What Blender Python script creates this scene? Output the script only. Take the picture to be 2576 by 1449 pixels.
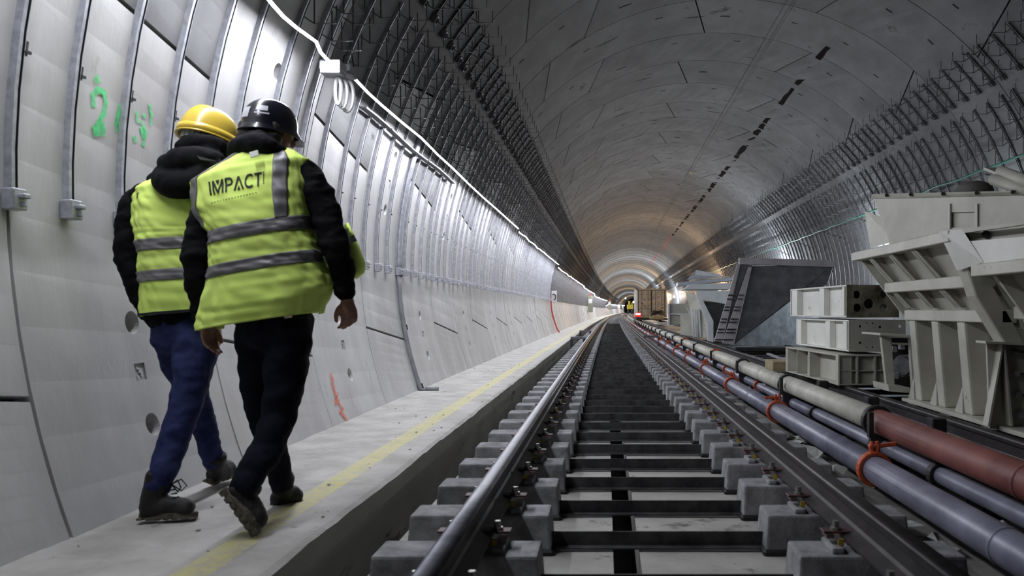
import bpy, bmesh, math, random
import numpy as np
from mathutils import Vector, Matrix, noise

for _o in list(bpy.data.objects):
    bpy.data.objects.remove(_o)
SC = bpy.context.scene
COL = SC.collection
R = math.radians

# ------------------------------------------------------------------ camera, world, exposure
CZ = 0.735                                   # camera height above the rail heads (rail top = 0)
cam = bpy.data.objects.new('camera', bpy.data.cameras.new('camera'))
COL.objects.link(cam)
cam.location = (0, 0, CZ)
cam.rotation_euler = (R(90), 0, 0)
cam.data.sensor_width = 36.0
cam.data.lens = 2000 * 36.0 / 2576
cam.data.shift_x = -238 / 2576
cam.data.shift_y = 56.5 / 2576
cam.data.clip_start = 0.05
cam.data.clip_end = 900
cam.data.dof.use_dof = True
cam.data.dof.focus_distance = 12.0
cam.data.dof.aperture_fstop = 4.0
SC.camera = cam

w = bpy.data.worlds.new('world')
SC.world = w
w.use_nodes = True
w.node_tree.nodes['Background'].inputs[0].default_value = (0.6, 0.7, 0.9, 1)
w.node_tree.nodes['Background'].inputs[1].default_value = 0.0

SC.view_settings.view_transform = 'Standard'
SC.view_settings.look = 'None'
SC.view_settings.gamma = 1
SC.view_settings.use_curve_mapping = False
SC.view_settings.exposure = 0.0
SC.cycles.use_denoising = True
SC.cycles.max_bounces = 5
SC.cycles.diffuse_bounces = 3
SC.cycles.glossy_bounces = 2
SC.cycles.sample_clamp_indirect = 4.0

LED_STRENGTH = 340.0          # the light string on the left wall
LED_COLOR = (0.90, 0.92, 1.0)
LED_Y0 = 2.1                # where the string starts

# ------------------------------------------------------------------ small helpers
TX, TZ, TR = 1.885, 1.295, 4.3               # tunnel axis (x, z) and inner radius
RW, RY0 = 1.53, 10.85                        # ring width and one ring joint


def sx(Y):                                   # the tunnel bends gently to the right
    return max(0.0, Y - 8.0) ** 2 / 9600.0


def tp(th, r, Y):                            # point at angle th (deg) and radius r in the tunnel section
    return Vector((TX + sx(Y) + r * math.cos(R(th)), Y, TZ + r * math.sin(R(th))))


def P(u, v, Y):                              # a sight line of the photograph met at distance Y
    return Vector(((u - 1526) / 2000.0 * Y, Y, CZ - (v - 781) / 2000.0 * Y))


def ray_cyl(u, v, r):
    a, b = (u - 1526) / 2000.0, -(v - 781) / 2000.0
    A = a * a + b * b
    B = 2 * (-a * TX + b * (CZ - TZ))
    Cc = TX * TX + (CZ - TZ) ** 2 - r * r
    t = (-B + math.sqrt(B * B - 4 * A * Cc)) / (2 * A)
    return P(u, v, t)


def tag(o, label=None, cat=None, group=None, kind=None):
    if label: o['label'] = label
    if cat: o['category'] = cat
    if group: o['group'] = group
    if kind: o['kind'] = kind
    return o


def ordinal(n):
    w = {1: 'first', 2: 'second', 3: 'third', 4: 'fourth', 5: 'fifth', 6: 'sixth', 7: 'seventh', 8: 'eighth', 9: 'ninth', 10: 'tenth'}
    if n in w: return w[n]
    return str(n) + ('th' if 10 < n % 100 < 14 else {1: 'st', 2: 'nd', 3: 'rd'}.get(n % 10, 'th'))


def empty(name, loc=(0, 0, 0), parent=None):
    o = bpy.data.objects.new(name, None)
    o.empty_display_size = 0.1
    COL.objects.link(o)
    o.location = loc
    if parent: o.parent = parent
    return o


def put(name, me, parent=None, loc=None):
    o = bpy.data.objects.new(name, me)
    COL.objects.link(o)
    if parent: o.parent = parent
    if loc is not None: o.location = loc
    return o


class MB:
    def __init__(s):
        s.v, s.f, s.m = [], [], []

    def add(s, vs, fs, mi=0):
        n = len(s.v)
        s.v += [tuple(x) for x in vs]
        s.f += [tuple(i + n for i in f) for f in fs]
        s.m += [mi] * len(fs)
        return s

    def box(s, c, d, M=None, mi=0):
        c = Vector(c)
        vs = []
        for i in (-1, 1):
            for j in (-1, 1):
                for k in (-1, 1):
                    p = Vector((i * d[0] / 2, j * d[1] / 2, k * d[2] / 2))
                    vs.append(c + (M @ p if M else p))
        return s.add(vs, [(0, 1, 3, 2), (4, 6, 7, 5), (0, 4, 5, 1), (2, 3, 7, 6), (0, 2, 6, 4), (1, 5, 7, 3)], mi)

    def prism(s, poly, d, mi=0):
        poly = [Vector(p) for p in poly]
        d = Vector(d)
        n = len(poly)
        vs = poly + [p + d for p in poly]
        fs = [tuple(range(n)), tuple(range(2 * n - 1, n - 1, -1))]
        fs += [(i, i + n, (i + 1) % n + n, (i + 1) % n) for i in range(n)]
        return s.add(vs, fs, mi)

    def tube(s, path, r, n=8, mi=0, cap=True, side=None):
        path = [Vector(p) for p in path]
        N = len(path)
        rs = r if isinstance(r, (list, tuple)) else [r] * N
        T = [(path[min(i + 1, N - 1)] - path[max(i - 1, 0)]).normalized() for i in range(N)]
        a = Vector(side) if side else (Vector((0, 0, 1)) if abs(T[0].z) < 0.9 else Vector((1, 0, 0)))
        vs, fs = [], []
        for i in range(N):
            a = (a - T[i] * a.dot(T[i])).normalized()
            b = T[i].cross(a)
            ra, rb = rs[i] if isinstance(rs[i], (list, tuple)) else (rs[i], rs[i])
            for k in range(n):
                t = 2 * math.pi * k / n
                vs.append(path[i] + a * ra * math.cos(t) + b * rb * math.sin(t))
        for i in range(N - 1):
            for k in range(n):
                k2 = (k + 1) % n
                fs.append((i * n + k, i * n + k2, (i + 1) * n + k2, (i + 1) * n + k))
        if cap:
            fs.append(tuple(range(n - 1, -1, -1)))
            fs.append(tuple(range((N - 1) * n, N * n)))
        return s.add(vs, fs, mi)

    def bar(s, a, b, wd, ht, up=(0, 0, 1), mi=0):
        a, b = Vector(a), Vector(b)
        t = (b - a).normalized()
        u = Vector(up)
        sd = t.cross(u).normalized()
        u = sd.cross(t)
        q = [a + sd * wd / 2 * i + u * ht / 2 * j for i, j in ((-1, -1), (1, -1), (1, 1), (-1, 1))]
        return s.prism(q, b - a, mi)

    def sweep(s, prof, path_fn, ys, mi=0, cap=True, close=True):
        # prof: [(dx, dz)], swept along y with path_fn(y) -> (x, z)
        n = len(prof)
        vs, fs = [], []
        for y in ys:
            x0, z0 = path_fn(y)
            vs += [(x0 + p[0], y, z0 + p[1]) for p in prof]
        m = n if close else n - 1
        for i in range(len(ys) - 1):
            for k in range(m):
                k2 = (k + 1) % n
                fs.append((i * n + k, i * n + k2, (i + 1) * n + k2, (i + 1) * n + k))
        if cap and close:
            fs.append(tuple(range(n)))
            fs.append(tuple(range((len(ys) - 1) * n, len(ys) * n)))
        return s.add(vs, fs, mi)

    def sphere(s, c, r, nu=12, nv=8, M=None, mi=0):
        c = Vector(c)
        rr = r if isinstance(r, (list, tuple)) else (r, r, r)
        vs, fs = [], []
        for j in range(nv + 1):
            p = math.pi * j / nv
            for i in range(nu):
                t = 2 * math.pi * i / nu
                q = Vector((rr[0] * math.sin(p) * math.cos(t), rr[1] * math.sin(p) * math.sin(t), rr[2] * math.cos(p)))
                vs.append(c + (M @ q if M else q))
        for j in range(nv):
            for i in range(nu):
                i2 = (i + 1) % nu
                fs.append((j * nu + i, (j + 1) * nu + i, (j + 1) * nu + i2, j * nu + i2))
        return s.add(vs, fs, mi)

    def mesh(s, name, mats, smooth=False, bevel=0.0, origin=None, bseg=1):
        me = bpy.data.meshes.new(name)
        vs = s.v
        if origin is not None:
            ox, oy, oz = origin
            vs = [(x - ox, y - oy, z - oz) for x, y, z in vs]
        me.from_pydata(vs, [], s.f)
        for m in (mats if isinstance(mats, (list, tuple)) else [mats]):
            me.materials.append(m)
        for p, mi in zip(me.polygons, s.m):
            p.material_index = mi
        bm = bmesh.new()
        bm.from_mesh(me)
        bmesh.ops.remove_doubles(bm, verts=bm.verts, dist=1e-6)
        bmesh.ops.recalc_face_normals(bm, faces=bm.faces)
        if bevel > 0:
            es = [e for e in bm.edges if len(e.link_faces) == 2 and e.calc_face_angle(0) > 0.6]
            bmesh.ops.bevel(bm, geom=es, offset=bevel, segments=bseg, affect='EDGES', profile=0.6)
        bm.to_mesh(me)
        bm.free()
        if smooth:
            me.polygons.foreach_set('use_smooth', [True] * len(me.polygons))
        return me

    def build(s, name, mats, parent=None, smooth=False, bevel=0.0, origin=None, bseg=1):
        return put(name, s.mesh(name, mats, smooth, bevel, origin, bseg), parent, origin)


def copy_tree(o, parent=None):
    c = o.copy()
    COL.objects.link(c)
    c.parent = parent
    for ch in o.children:
        copy_tree(ch, c)
    return c


def evaluated(ob):
    dg = bpy.context.evaluated_depsgraph_get()
    dg.update()
    return bpy.data.meshes.new_from_object(ob.evaluated_get(dg))


def cut(me, cutter_mb):
    """mesh minus the volumes of cutter_mb (boolean, applied)"""
    a = put('tmp_body', me)
    b = cutter_mb.build('tmp_cut', [])
    md = a.modifiers.new('b', 'BOOLEAN')
    md.operation = 'DIFFERENCE'
    md.object = b
    md.solver = 'EXACT'
    out = evaluated(a)
    bpy.data.objects.remove(a)
    bpy.data.objects.remove(b)
    return out


# ------------------------------------------------------------------ materials
def mat(name, c1, c2=None, scale=6.0, rough=0.7, metal=0.0, bump=0.0, bscale=None, lo=0.35, hi=0.65, coord='Object',
        rand=0.0, detail=6.0, spots=None, spot_scale=3.0, spot_at=0.62, coat=0.0, stretch=None, spec=None):
    m = bpy.data.materials.new(name)
    m.use_nodes = True
    nt = m.node_tree
    L = nt.links
    bs = nt.nodes['Principled BSDF']
    bs.inputs['Roughness'].default_value = rough
    bs.inputs['Metallic'].default_value = metal
    if coat: bs.inputs['Coat Weight'].default_value = coat
    if spec is not None: bs.inputs['Specular IOR Level'].default_value = spec
    tc = nt.nodes.new('ShaderNodeTexCoord')
    vec = tc.outputs[coord]
    oi = None
    if rand > 0:
        oi = nt.nodes.new('ShaderNodeObjectInfo')
        ad = nt.nodes.new('ShaderNodeVectorMath'); ad.operation = 'ADD'
        sc = nt.nodes.new('ShaderNodeVectorMath'); sc.operation = 'SCALE'
        cb = nt.nodes.new('ShaderNodeCombineXYZ')
        for i in range(3): L.new(oi.outputs['Random'], cb.inputs[i])
        L.new(cb.outputs[0], sc.inputs[0]); sc.inputs['Scale'].default_value = 60.0
        L.new(vec, ad.inputs[0]); L.new(sc.outputs[0], ad.inputs[1])
        vec = ad.outputs[0]
    if stretch:
        mp = nt.nodes.new('ShaderNodeMapping')
        mp.inputs['Scale'].default_value = stretch
        L.new(vec, mp.inputs[0]); vec = mp.outputs[0]
    col = None
    if c2 is not None:
        n = nt.nodes.new('ShaderNodeTexNoise')
        n.inputs['Scale'].default_value = scale
        n.inputs['Detail'].default_value = detail
        n.inputs['Roughness'].default_value = 0.62
        L.new(vec, n.inputs['Vector'])
        r = nt.nodes.new('ShaderNodeValToRGB')
        r.color_ramp.elements[0].position = lo; r.color_ramp.elements[0].color = (*c1, 1)
        r.color_ramp.elements[1].position = hi; r.color_ramp.elements[1].color = (*c2, 1)
        L.new(n.outputs['Fac'], r.inputs['Fac'])
        col = r.outputs['Color']
        if spots is not None:
            n2 = nt.nodes.new('ShaderNodeTexNoise')
            n2.inputs['Scale'].default_value = spot_scale
            n2.inputs['Detail'].default_value = 8.0
            n2.inputs['Roughness'].default_value = 0.7
            L.new(vec, n2.inputs['Vector'])
            r2 = nt.nodes.new('ShaderNodeValToRGB')
            r2.color_ramp.elements[0].position = spot_at; r2.color_ramp.elements[0].color = (0, 0, 0, 1)
            r2.color_ramp.elements[1].position = min(1, spot_at + 0.06); r2.color_ramp.elements[1].color = (1, 1, 1, 1)
            L.new(n2.outputs['Fac'], r2.inputs['Fac'])
            mx = nt.nodes.new('ShaderNodeMix'); mx.data_type = 'RGBA'
            L.new(r2.outputs['Color'], mx.inputs[0])
            L.new(col, mx.inputs[6]); mx.inputs[7].default_value = (*spots, 1)
            col = mx.outputs[2]
        if rand > 0:
            hv = nt.nodes.new('ShaderNodeHueSaturation')
            mr = nt.nodes.new('ShaderNodeMapRange')
            mr.inputs[3].default_value = 1 - rand; mr.inputs[4].default_value = 1 + rand
            L.new(oi.outputs['Random'], mr.inputs[0]); L.new(mr.outputs[0], hv.inputs['Value'])
            L.new(col, hv.inputs['Color']); col = hv.outputs['Color']
        L.new(col, bs.inputs['Base Color'])
    else:
        bs.inputs['Base Color'].default_value = (*c1, 1)
    if bump > 0:
        nb = nt.nodes.new('ShaderNodeTexNoise')
        nb.inputs['Scale'].default_value = bscale or scale * 4
        nb.inputs['Detail'].default_value = 5.0
        L.new(vec, nb.inputs['Vector'])
        bp = nt.nodes.new('ShaderNodeBump')
        bp.inputs['Strength'].default_value = bump
        bp.inputs['Distance'].default_value = 0.01
        L.new(nb.outputs['Fac'], bp.inputs['Height'])
        L.new(bp.outputs['Normal'], bs.inputs['Normal'])
    return m


def emit(name, c, s):
    m = bpy.data.materials.new(name)
    m.use_nodes = True
    nt = m.node_tree
    nt.nodes.remove(nt.nodes['Principled BSDF'])
    e = nt.nodes.new('ShaderNodeEmission')
    e.inputs[0].default_value = (*c, 1); e.inputs[1].default_value = s
    nt.links.new(e.outputs[0], nt.nodes['Material Output'].inputs[0])
    return m


M = dict(
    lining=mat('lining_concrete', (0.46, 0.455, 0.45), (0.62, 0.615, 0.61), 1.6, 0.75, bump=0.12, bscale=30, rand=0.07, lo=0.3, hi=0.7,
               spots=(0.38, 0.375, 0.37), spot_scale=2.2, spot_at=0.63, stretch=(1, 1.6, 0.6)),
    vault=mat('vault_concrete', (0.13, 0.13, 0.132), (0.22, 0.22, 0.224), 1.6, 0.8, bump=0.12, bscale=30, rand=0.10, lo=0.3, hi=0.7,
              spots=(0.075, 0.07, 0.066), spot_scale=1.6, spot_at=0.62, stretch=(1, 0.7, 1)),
    grout=mat('grout_dark', (0.02, 0.02, 0.02), rough=0.9),
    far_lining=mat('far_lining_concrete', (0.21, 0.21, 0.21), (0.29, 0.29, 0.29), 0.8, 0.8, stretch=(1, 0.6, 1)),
    walk=None,
    slab=mat('slab_concrete', (0.30, 0.295, 0.265), (0.44, 0.43, 0.40), 2.5, 0.85, bump=0.3, bscale=35, spots=(0.14, 0.13, 0.11), spot_scale=2.6, spot_at=0.57),
    ground=mat('dirty_ground', (0.07, 0.066, 0.06), (0.20, 0.195, 0.18), 1.8, 0.9, bump=0.8, bscale=9),
    kerb=mat('kerb_concrete', (0.46, 0.45, 0.40), (0.62, 0.61, 0.57), 1.3, 0.85, bump=0.25, bscale=30, spots=(0.17, 0.16, 0.13), spot_scale=1.4, spot_at=0.6, stretch=(1, 0.5, 2)),
    block=mat('sleeper_concrete', (0.14, 0.14, 0.145), (0.31, 0.31, 0.32), 9, 0.85, bump=0.35, bscale=60, rand=0.1, spots=(0.5, 0.5, 0.5), spot_scale=14, spot_at=0.68),
    boot=mat('black_rubber_and_shade', (0.012, 0.012, 0.012), rough=0.6),
    tie=mat('tie_bar_steel', (0.012, 0.012, 0.014), (0.06, 0.06, 0.06), 9, 0.7, spots=(0.25, 0.25, 0.24), spot_scale=16, spot_at=0.7, rand=0.1),
    rail=mat('rail_steel', (0.022, 0.018, 0.019), (0.045, 0.038, 0.038), 7, 0.5, 0.3, bump=0.05),
    railhead=mat('rail_head_steel', (0.06, 0.06, 0.072), (0.11, 0.11, 0.13), 9, 0.42, 0.7, bump=0.03),
    clip=mat('clip_steel', (0.05, 0.03, 0.03), (0.12, 0.06, 0.06), 30, 0.6, 0.3),
    clip_pink=mat('clip_red_plastic', (0.13, 0.075, 0.08), rough=0.6),
    clip_yellow=mat('clip_yellow_plastic', (0.55, 0.42, 0.03), rough=0.6),
    bolt=mat('bolt_steel', (0.30, 0.30, 0.28), rough=0.45, metal=0.7),
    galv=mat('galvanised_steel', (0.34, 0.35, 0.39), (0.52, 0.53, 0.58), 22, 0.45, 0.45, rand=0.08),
    galv_dark=mat('weathered_and_shaded_galvanised_steel', (0.10, 0.10, 0.105), (0.2, 0.2, 0.21), 18, 0.5, 0.7),
    hook=mat('hook_rod_steel', (0.10, 0.10, 0.105), (0.2, 0.2, 0.21), 20, 0.42, 0.7),
    black=mat('black_steel', (0.012, 0.012, 0.013), (0.03, 0.03, 0.03), 9, 0.6),
    cream=mat('cream_machine_paint', (0.42, 0.41, 0.355), (0.55, 0.54, 0.475), 3.0, 0.5, bump=0.03, spots=(0.24, 0.22, 0.17), spot_scale=3.2, spot_at=0.66),
    cream_white=mat('white_machine_paint', (0.72, 0.72, 0.67), (0.84, 0.84, 0.79), 3.0, 0.5, spots=(0.33, 0.31, 0.25), spot_scale=4.0, spot_at=0.64),
    rusty=mat('rusty_oiled_plate', (0.05, 0.045, 0.03), (0.30, 0.27, 0.19), 4.0, 0.6, lo=0.38, hi=0.6, bump=0.1),
    greysteel=mat('dark_grey_plate', (0.09, 0.092, 0.10), (0.17, 0.17, 0.185), 4, 0.55, 0.2, bump=0.06, spots=(0.2, 0.19, 0.16), spot_scale=5, spot_at=0.66),
    galvplate=mat('mottled_galvanised_plate', (0.26, 0.30, 0.34), (0.66, 0.71, 0.76), 5, 0.5, 0.35, lo=0.3, hi=0.7, spots=(0.06, 0.065, 0.07), spot_scale=5, spot_at=0.62),
    lilac=mat('primed_strip_steel', (0.36, 0.34, 0.36), (0.50, 0.48, 0.50), 5, 0.6),
    whitewall=mat('blueish_white_paint', (0.55, 0.58, 0.60), (0.68, 0.70, 0.72), 4, 0.5, spots=(0.2, 0.2, 0.2), spot_scale=6, spot_at=0.68),
    pipe_lilac=mat('lilac_pipe_paint', (0.13, 0.13, 0.18), (0.24, 0.24, 0.315), 4, 0.42, 0.1, bump=0.05, spots=(0.45, 0.45, 0.5), spot_scale=9, spot_at=0.68),
    pipe_cream=mat('cream_pipe_paint', (0.40, 0.40, 0.34), (0.58, 0.57, 0.50), 4, 0.55, bump=0.05, spots=(0.14, 0.13, 0.11), spot_scale=8, spot_at=0.66),
    pipe_red=mat('red_oxide_pipe', (0.13, 0.035, 0.03), (0.22, 0.07, 0.055), 5, 0.6, bump=0.08, spots=(0.3, 0.25, 0.2), spot_scale=9, spot_at=0.68),
    clamp=mat('red_clamp_iron', (0.38, 0.06, 0.02), (0.55, 0.11, 0.04), 14, 0.6, bump=0.1),
    green_cable=mat('green_cable', (0.015, 0.17, 0.115), rough=0.5),
    conduit=mat('grey_conduit', (0.20, 0.20, 0.22), (0.30, 0.30, 0.32), 5, 0.5),
    boxgrey=mat('grey_plastic_box', (0.40, 0.40, 0.42), rough=0.5),
    white=mat('white_board', (0.6, 0.6, 0.6), rough=0.6),
    olive=mat('olive_board', (0.22, 0.22, 0.16), rough=0.7),
    red=mat('red_paint', (0.5, 0.03, 0.03), rough=0.5),
    redpaint=mat('red_marking_paint', (0.62, 0.03, 0.03), rough=0.7),
    darkpaint=mat('dark_marking_paint', (0.012, 0.008, 0.007), rough=0.95, spec=0.05),
    yellowpaint=mat('yellow_vehicle_paint', (0.65, 0.5, 0.03), rough=0.5),
    container=mat('cream_container_paint', (0.30, 0.28, 0.235), (0.40, 0.375, 0.32), 2, 0.6, spots=(0.2, 0.15, 0.1), spot_scale=3, spot_at=0.66),
    wood=mat('pale_timber', (0.25, 0.2, 0.12), (0.4, 0.33, 0.2), 8, 0.8, stretch=(1, 6, 1)),
    tarp=mat('grey_sheeting', (0.2, 0.2, 0.19), (0.4, 0.4, 0.38), 6, 0.7),
    glass_lamp=emit('lamp_cool', (0.85, 0.93, 1.0), 60.0),
    # people
    skin=mat('skin', (0.33, 0.17, 0.12), (0.42, 0.23, 0.17), 30, 0.55),
    hair=mat('dark_hair', (0.012, 0.010, 0.009), (0.03, 0.025, 0.02), 90, 0.6, bump=0.3),
    jacket=mat('black_fleece', (0.003, 0.003, 0.004), (0.007, 0.007, 0.009), 25, 0.85, bump=0.25, bscale=60, spec=0.12),
    jacket_grey=mat('dark_grey_panel', (0.022, 0.022, 0.025), rough=0.85, spec=0.12),
    jeans_blue=mat('blue_denim', (0.016, 0.022, 0.075), (0.034, 0.044, 0.125), 12, 0.85, bump=0.2, bscale=120, spots=(0.07, 0.09, 0.19), spot_scale=5, spot_at=0.66, spec=0.12),
    jeans_black=mat('black_denim', (0.003, 0.004, 0.008), (0.009, 0.010, 0.019), 12, 0.85, bump=0.2, bscale=120, spots=(0.06, 0.055, 0.05), spot_scale=7, spot_at=0.70, spec=0.12),
    leather=mat('worn_black_leather', (0.004, 0.004, 0.004), (0.012, 0.0115, 0.0105), 25, 0.7, bump=0.2, bscale=50, spots=(0.09, 0.08, 0.065), spot_scale=14, spot_at=0.66),
    sole=mat('dusty_sole', (0.035, 0.032, 0.026), (0.15, 0.135, 0.10), 20, 0.9, bump=0.4, bscale=60),
    hivis=mat('yellow_green_vest', (0.74, 0.97, 0.20), (0.80, 1.0, 0.25), 3, 0.75, bump=0.12, bscale=14, spec=0.12),
    reflective=mat('grey_reflective_tape', (0.16, 0.155, 0.165), (0.2, 0.195, 0.2), 20, 0.5, 0.2),
    print_black=mat('black_print', (0.01, 0.012, 0.01), rough=0.7),
    helmet_yellow=mat('yellow_helmet_shell', (0.70, 0.50, 0.06), (0.78, 0.57, 0.09), 4, 0.32, coat=0.3),
    helmet_black=mat('navy_black_helmet_shell', (0.008, 0.008, 0.014), rough=0.24, coat=0.6),
    sticker=mat('grey_sticker', (0.5, 0.5, 0.54), rough=0.4),
    label_grey=mat('grey_label', (0.55, 0.55, 0.52), rough=0.6),
)


def walk_material():
    """walkway concrete with a worn yellow line; UV = (x across, y along) in metres"""
    m = mat('walkway_concrete', (0.34, 0.33, 0.305), (0.48, 0.47, 0.445), 4.0, 0.85, bump=0.45, bscale=22, spots=(0.24, 0.225, 0.195), spot_scale=7.0, spot_at=0.63)
    nt = m.node_tree
    L = nt.links
    bs = nt.nodes['Principled BSDF']
    src = bs.inputs['Base Color'].links[0].from_socket
    uv = nt.nodes.new('ShaderNodeUVMap')
    sp = nt.nodes.new('ShaderNodeSeparateXYZ')
    L.new(uv.outputs[0], sp.inputs[0])
    nz = nt.nodes.new('ShaderNodeTexNoise'); nz.inputs['Scale'].default_value = 18; nz.inputs['Detail'].default_value = 6
    L.new(uv.outputs[0], nz.inputs['Vector'])
    ad = nt.nodes.new('ShaderNodeMath'); ad.operation = 'MULTIPLY_ADD'
    L.new(nz.outputs['Fac'], ad.inputs[0]); ad.inputs[1].default_value = 0.03
    L.new(sp.outputs['X'], ad.inputs[2])
    c = nt.nodes.new('ShaderNodeMath'); c.operation = 'COMPARE'
    L.new(ad.outputs[0], c.inputs[0]); c.inputs[1].default_value = -1.437; c.inputs[2].default_value = 0.066
    wv = nt.nodes.new('ShaderNodeMapRange')
    wv.inputs[1].default_value = 0.35; wv.inputs[2].default_value = 0.62; wv.inputs[3].default_value = 0.9; wv.inputs[4].default_value = 0.35
    L.new(nz.outputs['Fac'], wv.inputs[0])
    mu = nt.nodes.new('ShaderNodeMath'); mu.operation = 'MULTIPLY'
    L.new(c.outputs[0], mu.inputs[0]); L.new(wv.outputs[0], mu.inputs[1])
    mx = nt.nodes.new('ShaderNodeMix'); mx.data_type = 'RGBA'
    L.new(mu.outputs[0], mx.inputs[0]); L.new(src, mx.inputs[6]); mx.inputs[7].default_value = (0.56, 0.52, 0.22, 1)
    L.new(mx.outputs[2], bs.inputs['Base Color'])
    return m


M['walk'] = walk_material()


def spray_material(name, c):
    m = mat(name, c, rough=0.8)
    nt = m.node_tree
    L = nt.links
    tc = nt.nodes.new('ShaderNodeTexCoord')
    n = nt.nodes.new('ShaderNodeTexNoise'); n.inputs['Scale'].default_value = 25; n.inputs['Detail'].default_value = 6
    L.new(tc.outputs['Object'], n.inputs['Vector'])
    mr = nt.nodes.new('ShaderNodeMapRange')
    mr.inputs[1].default_value = 0.35; mr.inputs[2].default_value = 0.7; mr.inputs[3].default_value = 0.95; mr.inputs[4].default_value = 0.25
    L.new(n.outputs['Fac'], mr.inputs[0])
    L.new(mr.outputs[0], nt.nodes['Principled BSDF'].inputs['Alpha'])
    return m


M['spray_green'] = spray_material('green_spray_paint', (0.12, 0.75, 0.28))
M['spray_orange'] = spray_material('orange_spray_paint', (0.9, 0.22, 0.14))
M['spray_soft'] = spray_material('faint_green_paint', (0.35, 0.75, 0.45))
M['lamp_warm'] = emit('lamp_warm', (1.0, 0.72, 0.42), 60.0)
M['tail'] = emit('red_tail_light', (1.0, 0.08, 0.08), 12.0)
M['led'] = emit('led_string', LED_COLOR, LED_STRENGTH)

# ------------------------------------------------------------------ the tunnel lining
Y_NEAR, Y_FAR, Y_SEG = 0.1, 330.0, 62.0


def shell(name, a0, a1, mats, r_near, parts):
    """back shell (dark, seen only in the joints) near the camera, plain concrete far along"""
    mb = MB()
    ths = [a0 + (a1 - a0) * i / 16 for i in range(17)]
    def strip(ys, r, mi):
        vs, fs = [], []
        for y in ys:
            vs += [tp(t, r, y) for t in ths]
        n = len(ths)
        for i in range(len(ys) - 1):
            for k in range(n - 1):
                fs.append((i * n + k, i * n + k + 1, (i + 1) * n + k + 1, (i + 1) * n + k))
        mb.add(vs, fs, mi)
    last = RY0 + RW * round((Y_SEG - RY0) / RW)
    strip([Y_NEAR + (last - Y_NEAR) * i / 20 for i in range(21)], TR + 0.10, 0)
    # far rings: each a hair proud or shy of the next, so that their joints still show
    y = last
    k = 0
    while y < Y_FAR:
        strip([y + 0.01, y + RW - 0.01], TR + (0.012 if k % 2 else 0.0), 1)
        strip([y + RW - 0.01, y + RW + 0.01], TR + 0.05, 0)
        y += RW; k += 1
    return tag(mb.build(name, mats), kind='structure')


wall_left = shell('wall_left', 150, 208, [M['grout'], M['lining']], 0, None)
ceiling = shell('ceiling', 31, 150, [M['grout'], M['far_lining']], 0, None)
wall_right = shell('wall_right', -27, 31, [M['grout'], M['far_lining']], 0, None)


def segment_mesh(name, a0, a1, s0, s1, m, pockets=()):
    """one precast lining segment; a0/a1 its joints, s0/s1 how far (deg) the joint slants over the ring width"""
    g = 0.0085                                # half gap of the ring joint
    gl = R(1) and 0.012 / TR * 57.3           # half gap of the long joint, in degrees
    n = 14
    y0, y1 = g, RW - g
    ri, ro = TR, TR + 0.085
    vs, fs = [], []
    for k in range(n + 1):
        f = k / n
        for (y, fy) in ((y0, 0), (y1, 1)):
            lo = a0 + gl + s0 * (fy - 0.5) * 2
            hi = a1 - gl + s1 * (fy - 0.5) * 2
            t = lo + (hi - lo) * f
            for r in (ri, ro):
                vs.append((r * math.cos(R(t)), y, r * math.sin(R(t))))
    for k in range(n):
        b, c = 4 * k, 4 * k + 4
        fs += [(b, b + 2, c + 2, c), (b + 1, c + 1, c + 3, b + 3), (b, c, c + 1, b + 1), (b + 2, b + 3, c + 3, c + 2)]
    fs += [(0, 1, 3, 2), (4 * n, 4 * n + 2, 4 * n + 3, 4 * n + 1)]
    mb = MB(); mb.add(vs, fs)
    me = mb.mesh(name, m)
    cm = MB()
    for p in pockets:
        kind, th, y = p[0], p[1], p[2]
        rad = Vector((math.cos(R(th)), 0, math.sin(R(th))))
        tan = Vector((-math.sin(R(th)), 0, math.cos(R(th))))
        if kind == 'o':
            cm.tube([rad * (TR - 0.05) + Vector((0, y, 0)), rad * (TR + 0.07) + Vector((0, y, 0))], [0.065, 0.048], 20)
        else:
            wy, wt, dp = p[3], p[4], p[5]
            Mx = Matrix((tan, Vector((0, 1, 0)), rad)).transposed()
            cm.box(rad * TR + Vector((0, y, 0)), (wt, wy, 2 * dp), Mx)
            if kind == 's':                   # raised cross lines of a moulded stamp
                pass
    if cm.v:
        me2 = cut(me, cm)
        return me2
    return me


random.seed(4)
# joints (deg) and their slants for the two alternating ring types
T1 = [(-29, 0), (19, 2.2), (69, 2.3), (119, 2.3), (155, -1.4), (191, 1.3), (210, 0)]
T2 = [(-29, 0), (-4, -2), (45, -2.6), (94.5, -2.2), (132, 2.0), (168, 1.3), (210, 0)]
PK = {
    (1, 4): [('o', 165.3, RW / 2), ('o', 173, RW / 2), ('s', 169.3, RW / 2, 0.09, 0.09, 0.007)],
    (2, 5): [('o', 188.3, RW / 2), ('o', 195.2, RW / 2), ('s', 191.6, RW / 2, 0.09, 0.085, 0.007)],
    (1, 2): [('b', 84, 0.35, 0.035, 0.11, 0.03), ('b', 99, 0.40, 0.035, 0.11, 0.03), ('b', 112, 1.0, 0.05, 0.2, 0.03), ('b', 79, 1.1, 0.035, 0.12, 0.03)],
    (1, 3): [('b', 126, 0.5, 0.04, 0.10, 0.03), ('b', 136, 0.45, 0.04, 0.10, 0.03)],
    (2, 3): [('b', 104, 0.5, 0.035, 0.13, 0.03), ('b', 121, 0.6, 0.04, 0.12, 0.03)],
    (2, 2): [('b', 89, 0.75, 0.06, 0.16, 0.03), ('b', 74, 0.6, 0.035, 0.10, 0.03), ('b', 62, 0.6, 0.04, 0.10, 0.03), ('b', 52, 1.0, 0.04, 0.10, 0.03)],
    (1, 1): [('b', 60, 0.5, 0.04, 0.11, 0.03), ('b', 50, 0.55, 0.04, 0.11, 0.03)],
}
SEG = {}
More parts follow.
